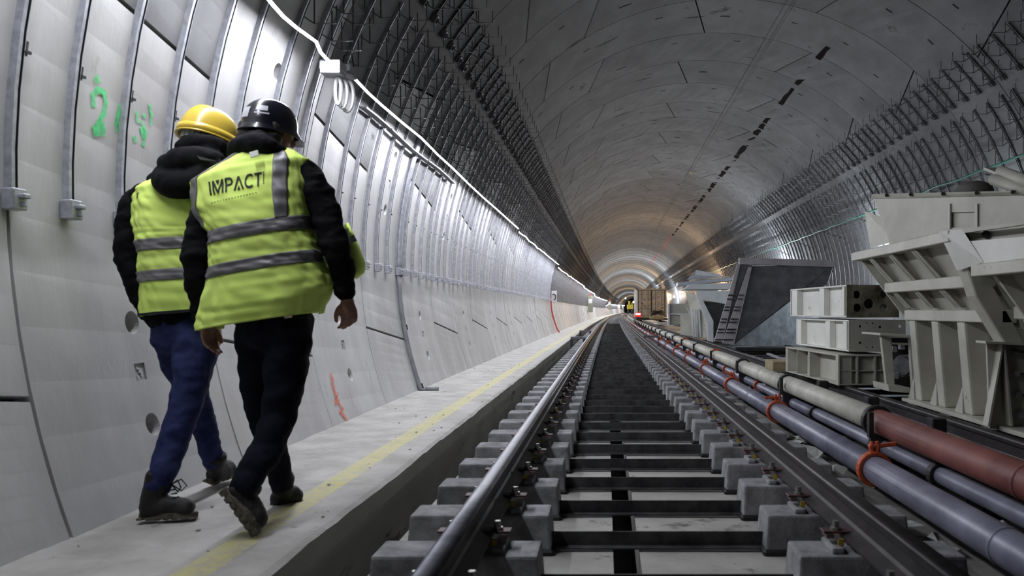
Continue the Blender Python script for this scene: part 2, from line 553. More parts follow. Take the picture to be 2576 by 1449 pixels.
for ty, J in ((1, T1), (2, T2)):
    for i in range(len(J) - 1):
        mid = (J[i][0] + J[i + 1][0]) / 2
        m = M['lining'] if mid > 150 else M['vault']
        SEG[(ty, i)] = (segment_mesh('lining_segment', J[i][0], J[i + 1][0], J[i][1], J[i + 1][1], m, PK.get((ty, i), ())), mid)
k = -7
while RY0 + RW * k < Y_SEG - 0.1:
    y = RY0 + RW * k
    ty = 1 if k % 2 == 0 else 2
    for i in range(6):
        me, mid = SEG[(ty, i)]
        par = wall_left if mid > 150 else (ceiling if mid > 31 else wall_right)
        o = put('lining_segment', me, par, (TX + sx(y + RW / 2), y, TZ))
        o.location.x += random.uniform(-0.002, 0.002)
    k += 1


# moulded stamp figures in the square recesses of the nearest rings (raised dabs)
def ribbon(pts, width, r):
    """a flat painted stroke lying on the lining, pts = [(u, v)] on the photograph's sight lines"""
    out = [ray_cyl(u, v, r) for u, v in pts]
    return out


def paint(name, strokes, m, parent, r=TR - 0.008):
    mb = MB()
    for pts, wd in strokes:
        q = [ray_cyl(u, v, r) for u, v in pts]
        vs, fs = [], []
        for i, p in enumerate(q):
            t = (q[min(i + 1, len(q) - 1)] - q[max(i - 1, 0)]).normalized()
            nrm = Vector((TX - p.x, 0, TZ - p.z)).normalized()
            sd = t.cross(nrm).normalized()
            wi = wd * (0.75 + 0.5 * random.random())
            vs += [p + sd * wi / 2, p - sd * wi / 2]
        for i in range(len(q) - 1):
            fs.append((2 * i, 2 * i + 1, 2 * i + 3, 2 * i + 2))
        mb.add(vs, fs)
    return mb.build(name, m, parent)


paint('spray_paint_digits', [
    ([(238, 205), (250, 196)], 0.035),
    ([(236, 270), (234, 240), (246, 226), (262, 232), (267, 258), (262, 285), (250, 305), (238, 328)], 0.03),
    ([(234, 330), (250, 326), (266, 332)], 0.05), ([(240, 318), (264, 322)], 0.05),
    ([(303, 262), (292, 312), (308, 322)], 0.03), ([(290, 318), (312, 324)], 0.045),
    ([(344, 280), (346, 305), (358, 308), (368, 330), (360, 368)], 0.026), ([(362, 285), (364, 298)], 0.022),
    ([(376, 262), (382, 290), (379, 315)], 0.022), ([(338, 342), (341, 360)], 0.03), ([(356, 318), (362, 350)], 0.03)],
    M['spray_green'], wall_left)
paint('spray_paint_scribble', [
    ([(831, 940), (838, 955), (836, 968), (843, 975)], 0.057), ([(838, 978), (850, 990), (846, 1004), (855, 1012)], 0.048),
    ([(842, 985), (848, 1005), (844, 1015)], 0.034), ([(853, 1016), (862, 1025), (857, 1038), (866, 1045)], 0.053),
    ([(864, 1042), (870, 1052), (876, 1062)], 0.038)], M['spray_orange'], wall_left)
paint('spray_paint_patch', [([(1096, 575), (1095, 600), (1092, 612)], 0.10)], M['spray_soft'], wall_left)
paint('spray_paint_tick', [([(1148, 922), (1151, 930)], 0.02)], M['spray_orange'], wall_left)
# raised figures inside the square stamps of the two nearest rings
for ks in (-5, -3, -1):
    mb = MB()
    yc = RY0 + RW * ks + RW / 2
    for th, dy, wt in ((191.35, -0.015, 0.012), (191.75, 0.012, 0.03), (191.95, -0.02, 0.015), (191.55, 0.0, 0.02)):
        c = tp(th, TR + 0.004, yc + dy)
        rad = Vector((math.cos(R(th)), 0, math.sin(R(th)))); tan = Vector((-math.sin(R(th)), 0, math.cos(R(th))))
        mb.box(c, (wt, 0.014, 0.008), Matrix((tan, Vector((0, 1, 0)), rad)).transposed())
    mb.build('stamp_figures', M['lining'], wall_left)


def arc_strip(a, r, w_m, y0, y1, n=4, jag=0.0):
    q = []
    ys = [y0 + (y1 - y0) * i / n for i in range(n + 1)]
    L_ = [tp(a - w_m / TR * 28.6 + random.uniform(-jag, jag), r, y) for y in ys]
    R_ = [tp(a + w_m / TR * 28.6 + random.uniform(-jag, jag), r, y) for y in ys]
    vs = L_ + R_
    return vs, [(i, i + 1, n + 2 + i, n + 1 + i) for i in range(n)]


# broken reference stripe painted along the vault: dark near, red further on
mbd, mbr = MB(), MB()
y = 13.4
random.seed(11)
while y < 78:
    ln = random.uniform(0.4, 1.3) if y < 45 else random.uniform(1.2, 3.0)
    wd = 0.13 if 18 < y < 40 else 0.10
    (mbr if y > 46 else mbd).add(*arc_strip(64.6, TR - 0.004, wd, y, y + ln, 4, 0.25))
    y += ln + random.uniform(0.03, 0.22 if y > 17 else 0.9) * (1 if y < 45 else 2.0)
mbd.build('dark_stripe', M['darkpaint'], ceiling)
mbr.build('red_stripe', M['redpaint'], ceiling)
# dark grimy trowel marks on the vault joints
mbm = MB()
for i in range(46):
    kk = random.randint(-1, 22)
    a = random.uniform(52, 128)
    yy = RY0 + RW * kk + random.choice((0.03, -0.09, 0.03, 0.7))
    n = 5
    ln = random.uniform(2, 7)
    vs = []
    for j in range(n + 1):
        t = a + ln * j / n
        h = 0.07 * math.sin(math.pi * (j + 0.35) / (n + 0.7))
        vs += [tp(t, TR - 0.004, yy), tp(t, TR - 0.004, yy + max(0.012, h))]
    mbm.add(vs, [(2 * j, 2 * j + 1, 2 * j + 3, 2 * j + 2) for j in range(n)])
mbm.build('grime_marks', spray_material('grime', (0.06, 0.055, 0.05)), ceiling)
# thin wire strung just under the vault
wire = MB()
wire.tube([tp(77.2, TR - 0.06, y) for y in (4, 10, 16, 24, 32, 44, 60, 80)], 0.006, 5)
tag(wire.build('survey_wire', M['black']), 'thin dark wire strung lengthways under the tunnel vault', 'wire')
mb = MB(); mb.box(tp(77.2, TR - 0.075, 27.0), (0.05, 0.16, 0.03))
mb.build('wire_tag', M['clip_yellow'], bpy.data.objects['survey_wire'])

# ------------------------------------------------------------------ walkway, floor
def yrange(a, b, step):
    n = max(1, int(round((b - a) / step)))
    return [a + (b - a) * i / n for i in range(n + 1)]


def rough(y, seed, amp, f=1.0):
    return amp * noise.noise(Vector((y * f, seed * 7.3, seed))) + amp * 0.5 * noise.noise(Vector((y * f * 3.1, seed * 3.3, 5)))


def walkway():
    ys = yrange(0.1, 40, 0.11) + yrange(40.5, 330, 4)
    rows = []
    for y in ys:
        s = sx(y)
        e = rough(y, 1, 0.006, 1.2) + rough(y, 5, 0.007, 6.0)
        zz = rough(y, 2, 0.008, 5.0)
        pr = [(-2.34, -0.125 + rough(y, 3, 0.03, 1.4)), (-2.23 + rough(y, 6, .02, 2), -0.165 + rough(y, 4, 0.014, 2)), (-2.12, -0.186)]
        pr += [(x, -0.185 + 0.004 * noise.noise(Vector((x * 4, y * 4, 1)))) for x in (-1.95, -1.8, -1.65, -1.52, -1.38)]
        pr += [(-1.27, -0.185), (-1.215 + e * 0.6, -0.187 + zz * 0.4), (-1.19 + e, -0.20 + zz), (-1.185 + e * 0.5, -0.29), (-1.215, -0.31), (-1.235, -0.74)]
        rows.append([(x + s, y, z, x) for x, z in pr])
    n = len(rows[0])
    vs = [q[:3] for r in rows for q in r]
    fs = []
    for i in range(len(rows) - 1):
        for k2 in range(n - 1):
            fs.append((i * n + k2, (i + 1) * n + k2, (i + 1) * n + k2 + 1, i * n + k2 + 1))
    me = bpy.data.meshes.new('walkway')
    me.from_pydata(vs, [], fs)
    me.materials.append(M['walk']); me.materials.append(M['kerb'])
    uv = me.uv_layers.new(name='UVMap')
    flat = [q for r in rows for q in r]
    for lp in me.loops:
        q = flat[lp.vertex_index]
        uv.data[lp.index].uv = (q[3], q[1])
    for p in me.polygons:
        k2 = p.index % (n - 1)
        p.material_index = 1 if k2 >= n - 4 else 0
        p.use_smooth = k2 < n - 5
    return tag(put('walkway', me), kind='structure')


walk = walkway()
mb = MB()
ys = yrange(0.1, 60, 1.2) + yrange(70, 330, 10)
mb.sweep([(-1.3, -0.72), (-1.02, -0.72), (-1.0, -0.375), (0.03, -0.37), (0.03, -0.75), (0.15, -0.75), (0.15, -0.37), (1.45, -0.375), (1.47, -0.44)], lambda y: (sx(y), 0), ys, close=False)
o = mb.build('floor', [M['slab'], M['ground']])
for p in o.data.polygons:
    if p.center.z < -.45: p.material_index = 1
tag(o, kind='structure')
mb = MB()
vs, fs = [], []
ysg = yrange(0.1, 40, 0.25)
xs = [1.44, 1.6, 1.75, 1.9, 2.05, 2.2, 2.4, 2.7, 3.1, 3.6, 4.2, 4.9, 5.6]
for y in ysg:
    for x in xs:
        z = -0.42 + 0.05 * noise.noise(Vector((x * 3.0, y * 3.0, 3))) + 0.03 * noise.noise(Vector((x * 9, y * 9, 7)))
        vs.append((x + sx(y), y, z))
nx = len(xs)
for i in range(len(ysg) - 1):
    for j in range(nx - 1):
        fs.append((i * nx + j, i * nx + j + 1, (i + 1) * nx + j + 1, (i + 1) * nx + j))
mb.add(vs, fs)
ysg = yrange(40, 330, 6)
mb.sweep([(1.44, -0.42), (5.6, -0.42)], lambda y: (sx(y), 0), ysg, close=False)
tag(mb.build('ground_bed', M['ground'], smooth=True), kind='structure')

# crumbs and pebbles on the walkway
random.seed(5)
mb = MB()
for i in range(60):
    y = random.uniform(3, 14); x = random.uniform(-2.1, -1.25)
    s = random.uniform(0.003, 0.010)
    mb.sphere((x + sx(y), y, -0.183 + s * 0.4), (s * 1.3, s, s * 0.7), 6, 4)
tag(mb.build('gravel_crumbs', M['kerb']), 'scattered grey stone crumbs lying on the concrete walkway', 'gravel', kind='stuff')
# pale crumpled sheeting and mortar between the pipes
random.seed(8)
mb = MB()
for i in range(70):
    y = random.uniform(3.6, 14); x = random.uniform(1.45, 2.1)
    c = Vector((x + sx(y), y, -0.40))
    q = []
    n = random.randint(5, 7)
    for k2 in range(n):
        t = 2 * math.pi * k2 / n
        q.append(c + Vector((math.cos(t) * random.uniform(.03, .12), math.sin(t) * random.uniform(.05, .2), random.uniform(0.0, 0.09))))
    top = c + Vector((random.uniform(-.03, .03), random.uniform(-.05, .05), random.uniform(.03, .11)))
    mb.add(q + [top], [(k2, (k2 + 1) % n, n) for k2 in range(n)])
tag(mb.build('crumpled_sheeting', M['tarp']), 'pale crumpled plastic sheeting and rubble lying between sleepers and pipes', 'debris', kind='stuff')

# ------------------------------------------------------------------ the track in front
XL, XR = -0.515, 0.985
PROF = [(-.07, -.147), (.07, -.147), (.07, -.137), (.018, -.118), (.011, -.105), (.011, -.05), (.034, -.036), (.036, -.017), (.034, -.009), (.028, -.0035), (.016, -.0008), (0.0, 0.0),
        (-.016, -.0008), (-.028, -.0035), (-.034, -.009), (-.036, -.017), (-.034, -.036), (-.011, -.05), (-.011, -.105), (-.018, -.118), (-.07, -.137)]


def rail(name, x0, z0, y0, y1, label, mats):
    mb = MB()
    ys = yrange(y0, 30, 1.5) + yrange(32, y1, 3)
    mb.sweep(PROF, lambda y: (x0 + sx(y), z0), ys)
    o = mb.build(name, mats)
    for p in o.data.polygons:
        c = p.center
        if c.z > z0 - 0.016 and p.normal.z > 0.02:
            p.material_index = 1
            p.use_smooth = True
    return tag(o, label, 'rail')


rail('rail', XL, 0, 1.9, 300, 'shiny topped steel rail next to the concrete walkway', [M['rail'], M['railhead']])
rail('rail', XR, 0, 1.9, 300, 'dull brown steel rail next to the lilac pipe', [M['rail'], M['rail']])

def sleeper_meshes():
    d = {}
    def block(sgn):
        # local: sleeper centre (x=0), block long in x; sgn -1 left, +1 right
        xi, xo = 0.485 * sgn, 1.14 * sgn
        mb = MB()
        def ring(z, g, gy):
            a, b = min(xi, xo) + g, max(xi, xo) - g
            return [(a, -gy, z), (b, -gy, z), (b, gy, z), (a, gy, z)]
        r0, r1 = ring(-.358, .0, .125), ring(-.195, .012, .108)
        mb.add(r0 + r1, [(3, 2, 1, 0), (4, 5, 6, 7), (0, 1, 5, 4), (1, 2, 6, 5), (2, 3, 7, 6), (3, 0, 4, 7)])
        # raised shoulder under the rail
        xr = 0.75 * sgn
        mb.box((xr - .10 * sgn, 0, -.186), (.05, .17, .03)); mb.box((xr + .10 * sgn, 0, -.186), (.05, .17, .03))
        return mb.mesh('block', M['block'], bevel=0.012, bseg=2)
    def boot(sgn):
        xi, xo = 0.485 * sgn, 1.14 * sgn
        a, b = min(xi, xo) - .012, max(xi, xo) + .012
        mb = MB(); mb.box(((a + b) / 2, 0, -.362), (b - a, .275, .035))
        return mb.mesh('rubber_boot', M['boot'], bevel=0.01)
    d['bl'], d['br'], d['ol'], d['or'] = block(-1), block(1), boot(-1), boot(1)
    mb = MB()
    mb.prism([(-.53, -.028, -.29), (-.53, -.020, -.29), (-.53, -.020, -.352), (-.53, -.075, -.352), (-.53, -.075, -.36), (-.53, -.028, -.36)], (1.06, 0, 0))
    d['tie'] = mb.mesh('tie_bar', M['tie'])
    mb = MB()
    mb.box((0, 0, -.155), (.13, .15, .013)); d['pad'] = mb.mesh('rail_pad', M['clip'])
    def clip(sg):
        mb = MB()
        mb.box((.085 * sg, 0, -.126), (.115, .06, .008), mi=0)
        mb.box((.118 * sg, 0, -.140), (.03, .07, .018), mi=1)
        mb.box((.08 * sg, -.045, -.160), (.022, .012, .026), mi=2)
        return mb.mesh('rail_clip', [M['clip'], M['clip_pink'], M['clip_yellow']], bevel=0.002)
    d['c+'], d['c-'] = clip(1), clip(-1)
    mb = MB()
    mb.tube([(0, 0, -.124), (0, 0, -.112)], .022, 8); mb.tube([(0, 0, -.112), (0, 0, -.088)], .014, 6)
    d['bolt'] = mb.mesh('clip_bolt', M['bolt'])
    return d


SM = sleeper_meshes()
SLEEP_Y0 = 3.714 - 0.6 * 2
n_sl = 100
for i in range(n_sl):
    y = SLEEP_Y0 + 0.6 * i
    e = empty('twin_block_sleeper', (sx(y) + 0.235, y, 0))
    if i < 60:
        tag(e, f'twin grey block sleeper with black tie bar, {ordinal(i + 1)} from the near end', 'sleeper', 'concrete sleepers of the track')
    else:
        tag(e, 'distant grey twin block sleeper in the close packed far track', 'sleeper', 'concrete sleepers of the track')
    bl = put('block', SM['bl'], e); br = put('block', SM['br'], e)
    bl.rotation_euler.z = random.uniform(-.006, .006); br.rotation_euler.z = random.uniform(-.006, .006)
    put('tie_bar', SM['tie'], e)
    if i < 45:
        put('rubber_boot', SM['ol'], bl); put('rubber_boot', SM['or'], br)
    if i < 38:
        for xr in (-.75, .75):
            put('rail_pad', SM['pad'], e, (xr, 0, 0))
            for sg in (1, -1):
                c = put('rail_clip', SM['c+' if sg > 0 else 'c-'], e, (xr, 0, 0))
                put('clip_bolt', SM['bolt'], c, (.088 * sg, 0, 0))
mb = MB()
for i in range(n_sl, 330):
    y = SLEEP_Y0 + 0.6 * i
    s = sx(y) + .235
    for sgn in (-1, 1):
        mb.box((s + sgn * .81, y, -.275), (.655, .24, .16))
    mb.box((s, y, -.32), (1.0, .03, .06))
tag(mb.build('far_sleepers', M['block']), 'far concrete sleepers merging into a grey strip down the tunnel', 'sleepers', kind='stuff')

# small steel portal stands beside the rails far along
def org(e):
    v = Vector(e.location)
    while e.parent:
        e = e.parent
        v += e.location
    return v


def part(mb, name, mats, e, **kw):
    """a mesh given in world coordinates, linked as a part of e (unrotated)"""
    return put(name, mb.mesh(name, mats, origin=org(e), **kw), e)


def stand(x0, x1, y, zt, label):
    s = sx(y)
    e = empty('steel_stand', (x0 + s, y, -.375))
    mb = MB(); mb.bar((x0 + s - .03, y, zt - .03), (x1 + s + .03, y, zt - .03), .1, .06)
    part(mb, 'crossbar', M['galv_dark'], e, bevel=.005)
    for x in (x0, x1):
        mb = MB(); mb.bar((x + s, y, -.375), (x + s, y, zt - .06), .07, .07, (0, 1, 0))
        part(mb, 'stand_leg', M['black'], e)
    tag(e, label, 'stand', 'steel stands along the track')


stand(-.93, -.60, 20.8, .05, 'dark steel portal stand between walkway and left rail, nearer of two')
stand(-.95, -.60, 27.5, .05, 'dark steel portal stand between walkway and left rail, farther of two')
stand(1.12, 1.55, 24.0, -.02, 'dark steel bench stand between right rail and lilac pipe')

# ------------------------------------------------------------------ channel rails with cable hooks
def arc_channel(th0, th1, n=10, wd=0.032, dp=0.032):
    """C channel bent to the wall, slot towards the tunnel; returns MB in tunnel-section coordinates at y=0"""
    # profile in (along y, inward)
    pr = [(-wd / 2, 0), (wd / 2, 0), (wd / 2, dp), (wd / 2 - .003, dp), (wd / 2 - .003, .005), (.001, .005), (.001, dp), (-wd / 2, dp)]
    m = len(pr)
    vs, fs = [], []
    for i in range(n + 1):
        t = th0 + (th1 - th0) * i / n
        c, s_ = math.cos(R(t)), math.sin(R(t))
        for a, b in pr:
            r = TR - b
            vs.append((TX + r * c, a, TZ + r * s_))
    for i in range(n):
        for k in range(m):
            k2 = (k + 1) % m
            fs.append((i * m + k, i * m + k2, (i + 1) * m + k2, (i + 1) * m + k))
    fs.append(tuple(range(m))); fs.append(tuple(range(n * m, n * m + m)))
    mb = MB(); mb.add(vs, fs)
    mb.m = [1 if i < n * m and i % m in (3, 4, 5) else 0 for i in range(len(fs))]     # slot faces black: shade inside the channel put into the colour
    return mb


def hook_paths(th, side):
    """J shaped wire hook in the cross section plane: stay, riser, floor, free tip. side=+1: left wall"""
    a = Vector((TX + (TR - .04) * math.cos(R(th)), 0, TZ + (TR - .04) * math.sin(R(th))))
    rad = Vector((math.cos(R(th)), 0, math.sin(R(th))))
    b = a + Vector((.075 * side, 0, -.05))
    # riser up to the rail straight above b
    x = b.x
    zz = TZ + math.sqrt(max(0, (TR - .04) ** 2 - (x - TX) ** 2))
    zz = min(zz, b.z + .22)
    c = b + Vector((.155 * side, 0, 0))
    d = c + Vector((0, 0, .125))
    return [[a - Vector((0, 0, .0)), b, c, d], [b, Vector((x, 0, zz))]]


def hook_mb(mb, th, side, r=0.0058, n=5, y=0.0, s=0.0):
    for p in hook_paths(th, side):
        mb.tube([q + Vector((s, y, 0)) for q in p], r, n)


KIND = {}


def rail_kind(key, th0, th1, hooks, side, anchors):
    base = Vector((TX + TR * math.cos(R(th0)), 0, TZ + TR * math.sin(R(th0))))
    d = dict(base=base)
    d['rail'] = arc_channel(th0, th1, wd=.036).mesh('channel', [M['galv'] if key == 'll' else M['galv_dark'], M['boot']], origin=base)  # boot black on the slot faces is shade, not rubber
    d['hooks'] = []
    for h in hooks:
        mb = MB(); hook_mb(mb, h, side)
        d['hooks'].append(mb.mesh('cable_hook', M['hook'], origin=base))
    # clamp block at the foot
    mb = MB()
    t = th0
    rad = Vector((math.cos(R(t)), 0, math.sin(R(t)))); tan = Vector((-math.sin(R(t)), 0, math.cos(R(t)))) * (1 if th1 > th0 else -1)
    Mx = Matrix((tan, Vector((0, 1, 0)), rad)).transposed()
    c = base + tan * .035 - rad * .035
    mb.box(c + Vector((0, -.008, 0)), (.085, .075, .055), Mx)
    mb.box(c - rad * .035 + tan * .012, (.02, .04, .03), Mx)
    mb.box(c - rad * .032 - tan * .02, (.02, .02, .02), Mx)
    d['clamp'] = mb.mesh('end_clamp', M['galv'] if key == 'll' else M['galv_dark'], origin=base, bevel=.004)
    mb = MB()
    for t in anchors:
        rad = Vector((math.cos(R(t)), 0, math.sin(R(t)))); tan = Vector((-math.sin(R(t)), 0, math.cos(R(t))))
        Mx = Matrix((tan, Vector((0, 1, 0)), rad)).transposed()
        c = Vector((TX, 0, TZ)) + rad * (TR - .012) + Vector((0, .034, 0))
        mb.box(c, (.06, .022, .024), Mx); mb.box(c - rad * .02 + tan * .015, (.012, .03, .012), Mx)
    d['anchor'] = mb.mesh('anchor_bracket', M['black'], origin=base) if anchors else None
    KIND[key] = d


HL, HLS = (159.6, 156.6, 153.6, 150.8), (147.2, 144.5, 142.0)
HR, HRS = (22.4, 25.6, 28.8, 32.4), (37.4, 40.4, 43.2)
rail_kind('ll', 182, 149.6, HL, 1, (173.2,))
rail_kind('ls', 147.6, 141.0, HLS, 1, (144.9,))
rail_kind('rl', -2, 34.2, HR, -1, (10.0,))
rail_kind('rs', 36.4, 44.2, HRS, -1, (42.0,))
OFFS = (.10, .49, .90, 1.32)
Y_RAIL = 33.0
TXT = {
    'll': ('long galvanised channel rail with wire hooks down the left wall, {} from near end', 'distant long channel rail in the dense far run on the left wall', 'long channel rails down the left wall'),
    'ls': ('short hooked channel rail on the upper left haunch, {} from the near end', 'distant short channel rail in the dense far run on the upper left haunch', 'short channel rails on the upper left haunch'),
    'rl': ('long dark channel rail with wire hooks down the right wall, {} from near end', 'distant long channel rail in the dense far run on the right wall', 'long channel rails down the right wall'),
    'rs': ('short hooked channel rail on the upper right haunch, {} from the near end', 'distant short channel rail in the dense far run on the upper right haunch', 'short channel rails on the upper right haunch'),
}
random.seed(21)


NEAR_YS = [3.2, 3.54, 3.92, 4.32, 4.70, 5.06, 5.54, 5.89, 6.10, 6.53, 7.05, 7.41, 7.85, 8.28, 8.67]


def rail_ys(y0, y1):
    out = [y for y in NEAR_YS if y0 <= y < y1]
    k = -7
    while RY0 + RW * k < y1:
        for o in OFFS:
            y = RY0 + RW * k + o
            if y0 <= y < y1 and y > 8.95: out.append(y)
        k += 1
    return out


SIDE_TH = {'ll': (182, 149.6), 'ls': (147.6, 141.0), 'rl': (-2, 34.2), 'rs': (36.4, 44.2)}
for key, ymin in (('ll', 2.9), ('ls', 6.6), ('rl', 9.6), ('rs', 9.0)):
    d = KIND[key]
    full = None
    for n, y in enumerate(rail_ys(ymin, Y_RAIL)):
        e = empty('channel_rail', Vector((d['base'].x + sx(y), y, d['base'].z)))
        put('channel', d['rail'], e); put('end_clamp', d['clamp'], e)
        if d['anchor']: put('anchor_bracket', d['anchor'], e)
        for h in d['hooks']:
            o = put('cable_hook', h, e)
            o.location.y = random.uniform(-.012, .012)
            o.rotation_euler.z = random.uniform(-.05, .05)
        t = TXT[key]
        if n < 36: tag(e, t[0].format(ordinal(n + 1)), 'rail', t[2])
        else: tag(e, t[1], 'rail', t[2])
    # the rest of the run: one object
    mb = MB()
    th0, th1 = SIDE_TH[key]
    hk = {'ll': HL, 'ls': HLS, 'rl': HR, 'rs': HRS}[key]
    for y in rail_ys(Y_RAIL, 240):
        s = sx(y)
        n = 5 if y < 80 else 3
        pts = [tp(th0 + (th1 - th0) * i / n, TR - .02, y) for i in range(n + 1)]
        for i in range(n):
            p, q = pts[i], pts[i + 1]
            rad = Vector((p.x - TX - s, 0, p.z - TZ)).normalized()
            mb.prism([p + Vector((0, -.022, 0)) - rad * .02, p + Vector((0, .022, 0)) - rad * .02, p + Vector((0, .022, 0)) + rad * .02, p + Vector((0, -.022, 0)) + rad * .02], q - p)
        if y < 150:
            for h in hk: hook_mb(mb, h, 1 if key[0] == 'l' else -1, .0065, 3, y, s)
    me = mb.mesh('far_channel_rails', M['galv_dark'])  # left wall run takes darker steel, shade among dense rails put into colour
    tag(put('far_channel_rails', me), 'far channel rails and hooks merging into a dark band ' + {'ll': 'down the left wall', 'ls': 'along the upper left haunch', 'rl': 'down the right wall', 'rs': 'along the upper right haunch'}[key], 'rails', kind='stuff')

# ------------------------------------------------------------------ LED light string on the left wall, its junction boxes
def led_run(y0, y1, step, seed):
    pts = []
    y = y0
    while y < y1:
        st = step
        a = 160.3 + (a1 - 160.3) * max(0, 1 - (y - y1) / 25) + min(1, (y - y1) / 4) * 0.22 * noise.noise(Vector((y * 0.9, seed, 0))) + 0.10 * noise.noise(Vector((y * 2.6, seed, 4)))
        pts.append(tp(a, 4.08, y))
        y += st
    return pts + [pts[-1] + (pts[-1] - pts[-2]) * .5]


def led_tube(path, r, n, e):
    mb = MB(); mb.tube(path, r, n)
    o = part(mb, 'light_tube', [M['led'], M['white']], e)
    for p in o.data.polygons:          # opaque white back on the upper and wall side, lit face down and inwards
        if p.normal.z > 0.2 or p.normal.x < -0.75: p.material_index = 1
    return o


e = empty('light_string', (-2.0, 6.9, 2.6))
near = [tp(159.8, 4.06, LED_Y0), tp(159.6, 4.05, 2.0), tp(159.2, 4.04, 3.2)] + [ray_cyl(u, v, 4.06) for u, v in ((682, 6), (712, 40), (745, 68), (795, 104), (806, 130), (822, 148), (838, 161))]
yj = near[-1].y
led_tube(near, .011, 8, e)
far = [ray_cyl(u, v, 4.08) for u, v in ((889, 194), (925, 232), (958, 262), (1012, 308), (1058, 345), (1085, 372), (1100, 387.6), (1140, 424), (1178.7, 462), (1216, 497), (1245, 522), (1275, 549), (1304, 575))]
y1 = far[-1].y
a1 = math.degrees(math.atan2(far[-1].z - TZ, far[-1].x - TX - sx(y1)))
led_tube(far, .011, 8, e)
led_tube(led_run(y1 + .25, 32, .45, 2), .011, 8, e)
for a, b, st in ((32.35, 60, 1.2), (60.3, 88, 2.0), (88.4, 150, 3.5), (150.5, 300, 8)):
    led_tube(led_run(a, b, st, 3), .011 if b < 90 else .013, 8, e)
tag(e, 'glowing white light string hung on hooks along the left wall', 'light')

b1 = ray_cyl(838, 168, 4.05)
e = empty('junction_box', b1)
mb = MB(); mb.box(b1 + Vector((0, 0, -.005)), (.15, .15, .07)); part(mb, 'box_lid', M['boxgrey'], e, bevel=.01, bseg=2)
mb = MB(); mb.box(b1 + Vector((0, 0, -.05)), (.145, .145, .03)); part(mb, 'box_base', M['boxgrey'], e, bevel=.006)
c2 = ray_cyl(868, 181, 4.06)
mb = MB(); mb.box(c2, (.13, .16, .08)); part(mb, 'driver_box', M['conduit'], e, bevel=.006)
mb = MB()
mb.tube([c2 + Vector((-.02, .0, .04)), c2 + Vector((-.01, 0, .12)), c2 + Vector((.05, .0, .14)), c2 + Vector((.06, .02, .04))], .006, 5)
part(mb, 'feed_cable', M['black'], e)
tag(e, 'white junction box joining the light string on the left wall', 'junction box')
e = empty('cable_coil', b1 + Vector((0, 0, -.09)))
mb = MB()
for i in range(3):
    w_, h_ = .022 + .012 * i, .20 + .015 * i
    o = b1 + Vector((.03 + .02 * i, .02 + .03 * i, -.07))
    mb.tube([o + Vector((w_ * math.cos(t), .01 * i, -h_ / 2 + h_ / 2 * math.sin(t))) for t in [2 * math.pi * k / 16 for k in range(17)]], .013, 6)
part(mb, 'cable_loops', M['white'], e)
tag(e, 'white coiled cable loops hanging under the junction box', 'cable')

# shelf like cable tray right below the string
mb = MB()
for a, b in ((7.05, 7.85), (7.9, 9.5), (9.55, 11.2)):
    vs = []
    pr = [(163.2, 4.26), (163.0, 4.20), (162.8, 4.20), (163.0, 4.26)]
    n = 8
    for i in range(n + 1):
        y = a + (b - a) * i / n
        vs += [tp(t + .15 * math.sin(y * 2.3), r, y) for t, r in pr]
    m = 4
    mb.add(vs, [(i * m + k, i * m + (k + 1) % m, (i + 1) * m + (k + 1) % m, (i + 1) * m + k) for i in range(n) for k in range(m)] + [(0, 1, 2, 3), (n * m, n * m + 1, n * m + 2, n * m + 3)])
tag(mb.build('cable_tray', M['galv_dark']), 'sagging grey cable tray strip on the left wall under the light string', 'cable tray')

# conduit down the left wall to the walkway
e = empty('wall_conduit', tp(199, TR - .03, 9.12))
yc = 9.13
mb = MB(); q = [tp(t, TR - .035, yc - .03) for t in [160 + i * 2.2 for i in range(11)]]; mb.tube(q, .024, 8); mb.tube([p + Vector((0, .052, 0)) for p in q], .024, 8)
part(mb, 'upper_duct', M['galv'], e, smooth=True)
mb = MB()
mb.tube([tp(t, TR - .03, yc - .03 + .012 * math.sin(t)) for t in [182 + i * 2 for i in range(10)]] + [tp(200.4, TR - .06, yc), Vector((-2.08 + sx(yc), yc, -.165)), Vector((-1.93 + sx(yc), yc, -.168))], .025, 8)
part(mb, 'lower_duct', M['conduit'], e, smooth=True)
mb = MB()
for t in (182, 190.2, 199.6):
    p, q = tp(t - .4, TR - .03, yc), tp(t + .4, TR - .03, yc); mb.tube([p, q], .032, 10)
part(mb, 'strap', M['black'], e)
tag(e, 'grey cable conduit curving down the left wall to the walkway', 'conduit')

# fire hydrant panel with red hose, hanging cabinets
def wall_box(name, th, y, w_, h_, d_, mats, label, cat, extra=None):
    p = tp(th, TR - .04 - d_ / 2, y)
    e = empty(name, p)
    mb = MB(); mb.box(p, (d_, w_, h_)); part(mb, 'cabinet_body', mats, e, bevel=.01)
    if extra: extra(e, p)
    tag(e, label, cat)
    return e


p = P(1393, 747, 33.4)
e = empty('hydrant_panel', p)
mb = MB(); mb.box(p, (.26, .05, .50)); part(mb, 'panel_board', M['white'], e, bevel=.01)
mb = MB(); mb.box(p + Vector((-.13, -.05, .02)), (.07, .07, .62)); part(mb, 'riser_post', M['red'], e)
mb = MB(); mb.tube([p + Vector((.01 + .08 * math.cos(t), -.06, .0 + .12 * math.sin(t))) for t in [k * .5 - 1.6 for k in range(9)]], .018, 6); part(mb, 'hose_loop', M['black'], e)
mb = MB(); mb.tube([P(u, v, 33.2) for u, v in ((1386, 757), (1387, 775), (1391, 795), (1396, 812), (1402, 828), (1409, 839))], .028, 6); part(mb, 'red_hose', M['red'], e)
mb = MB(); mb.bar(p + Vector((-.1, .03, 0)), p + Vector((-.55, .03, 0)), .05, .05); part(mb, 'wall_bracket', M['galv_dark'], e)
tag(e, 'white panel with black hose loop and red hose hanging on the left wall', 'hydrant')


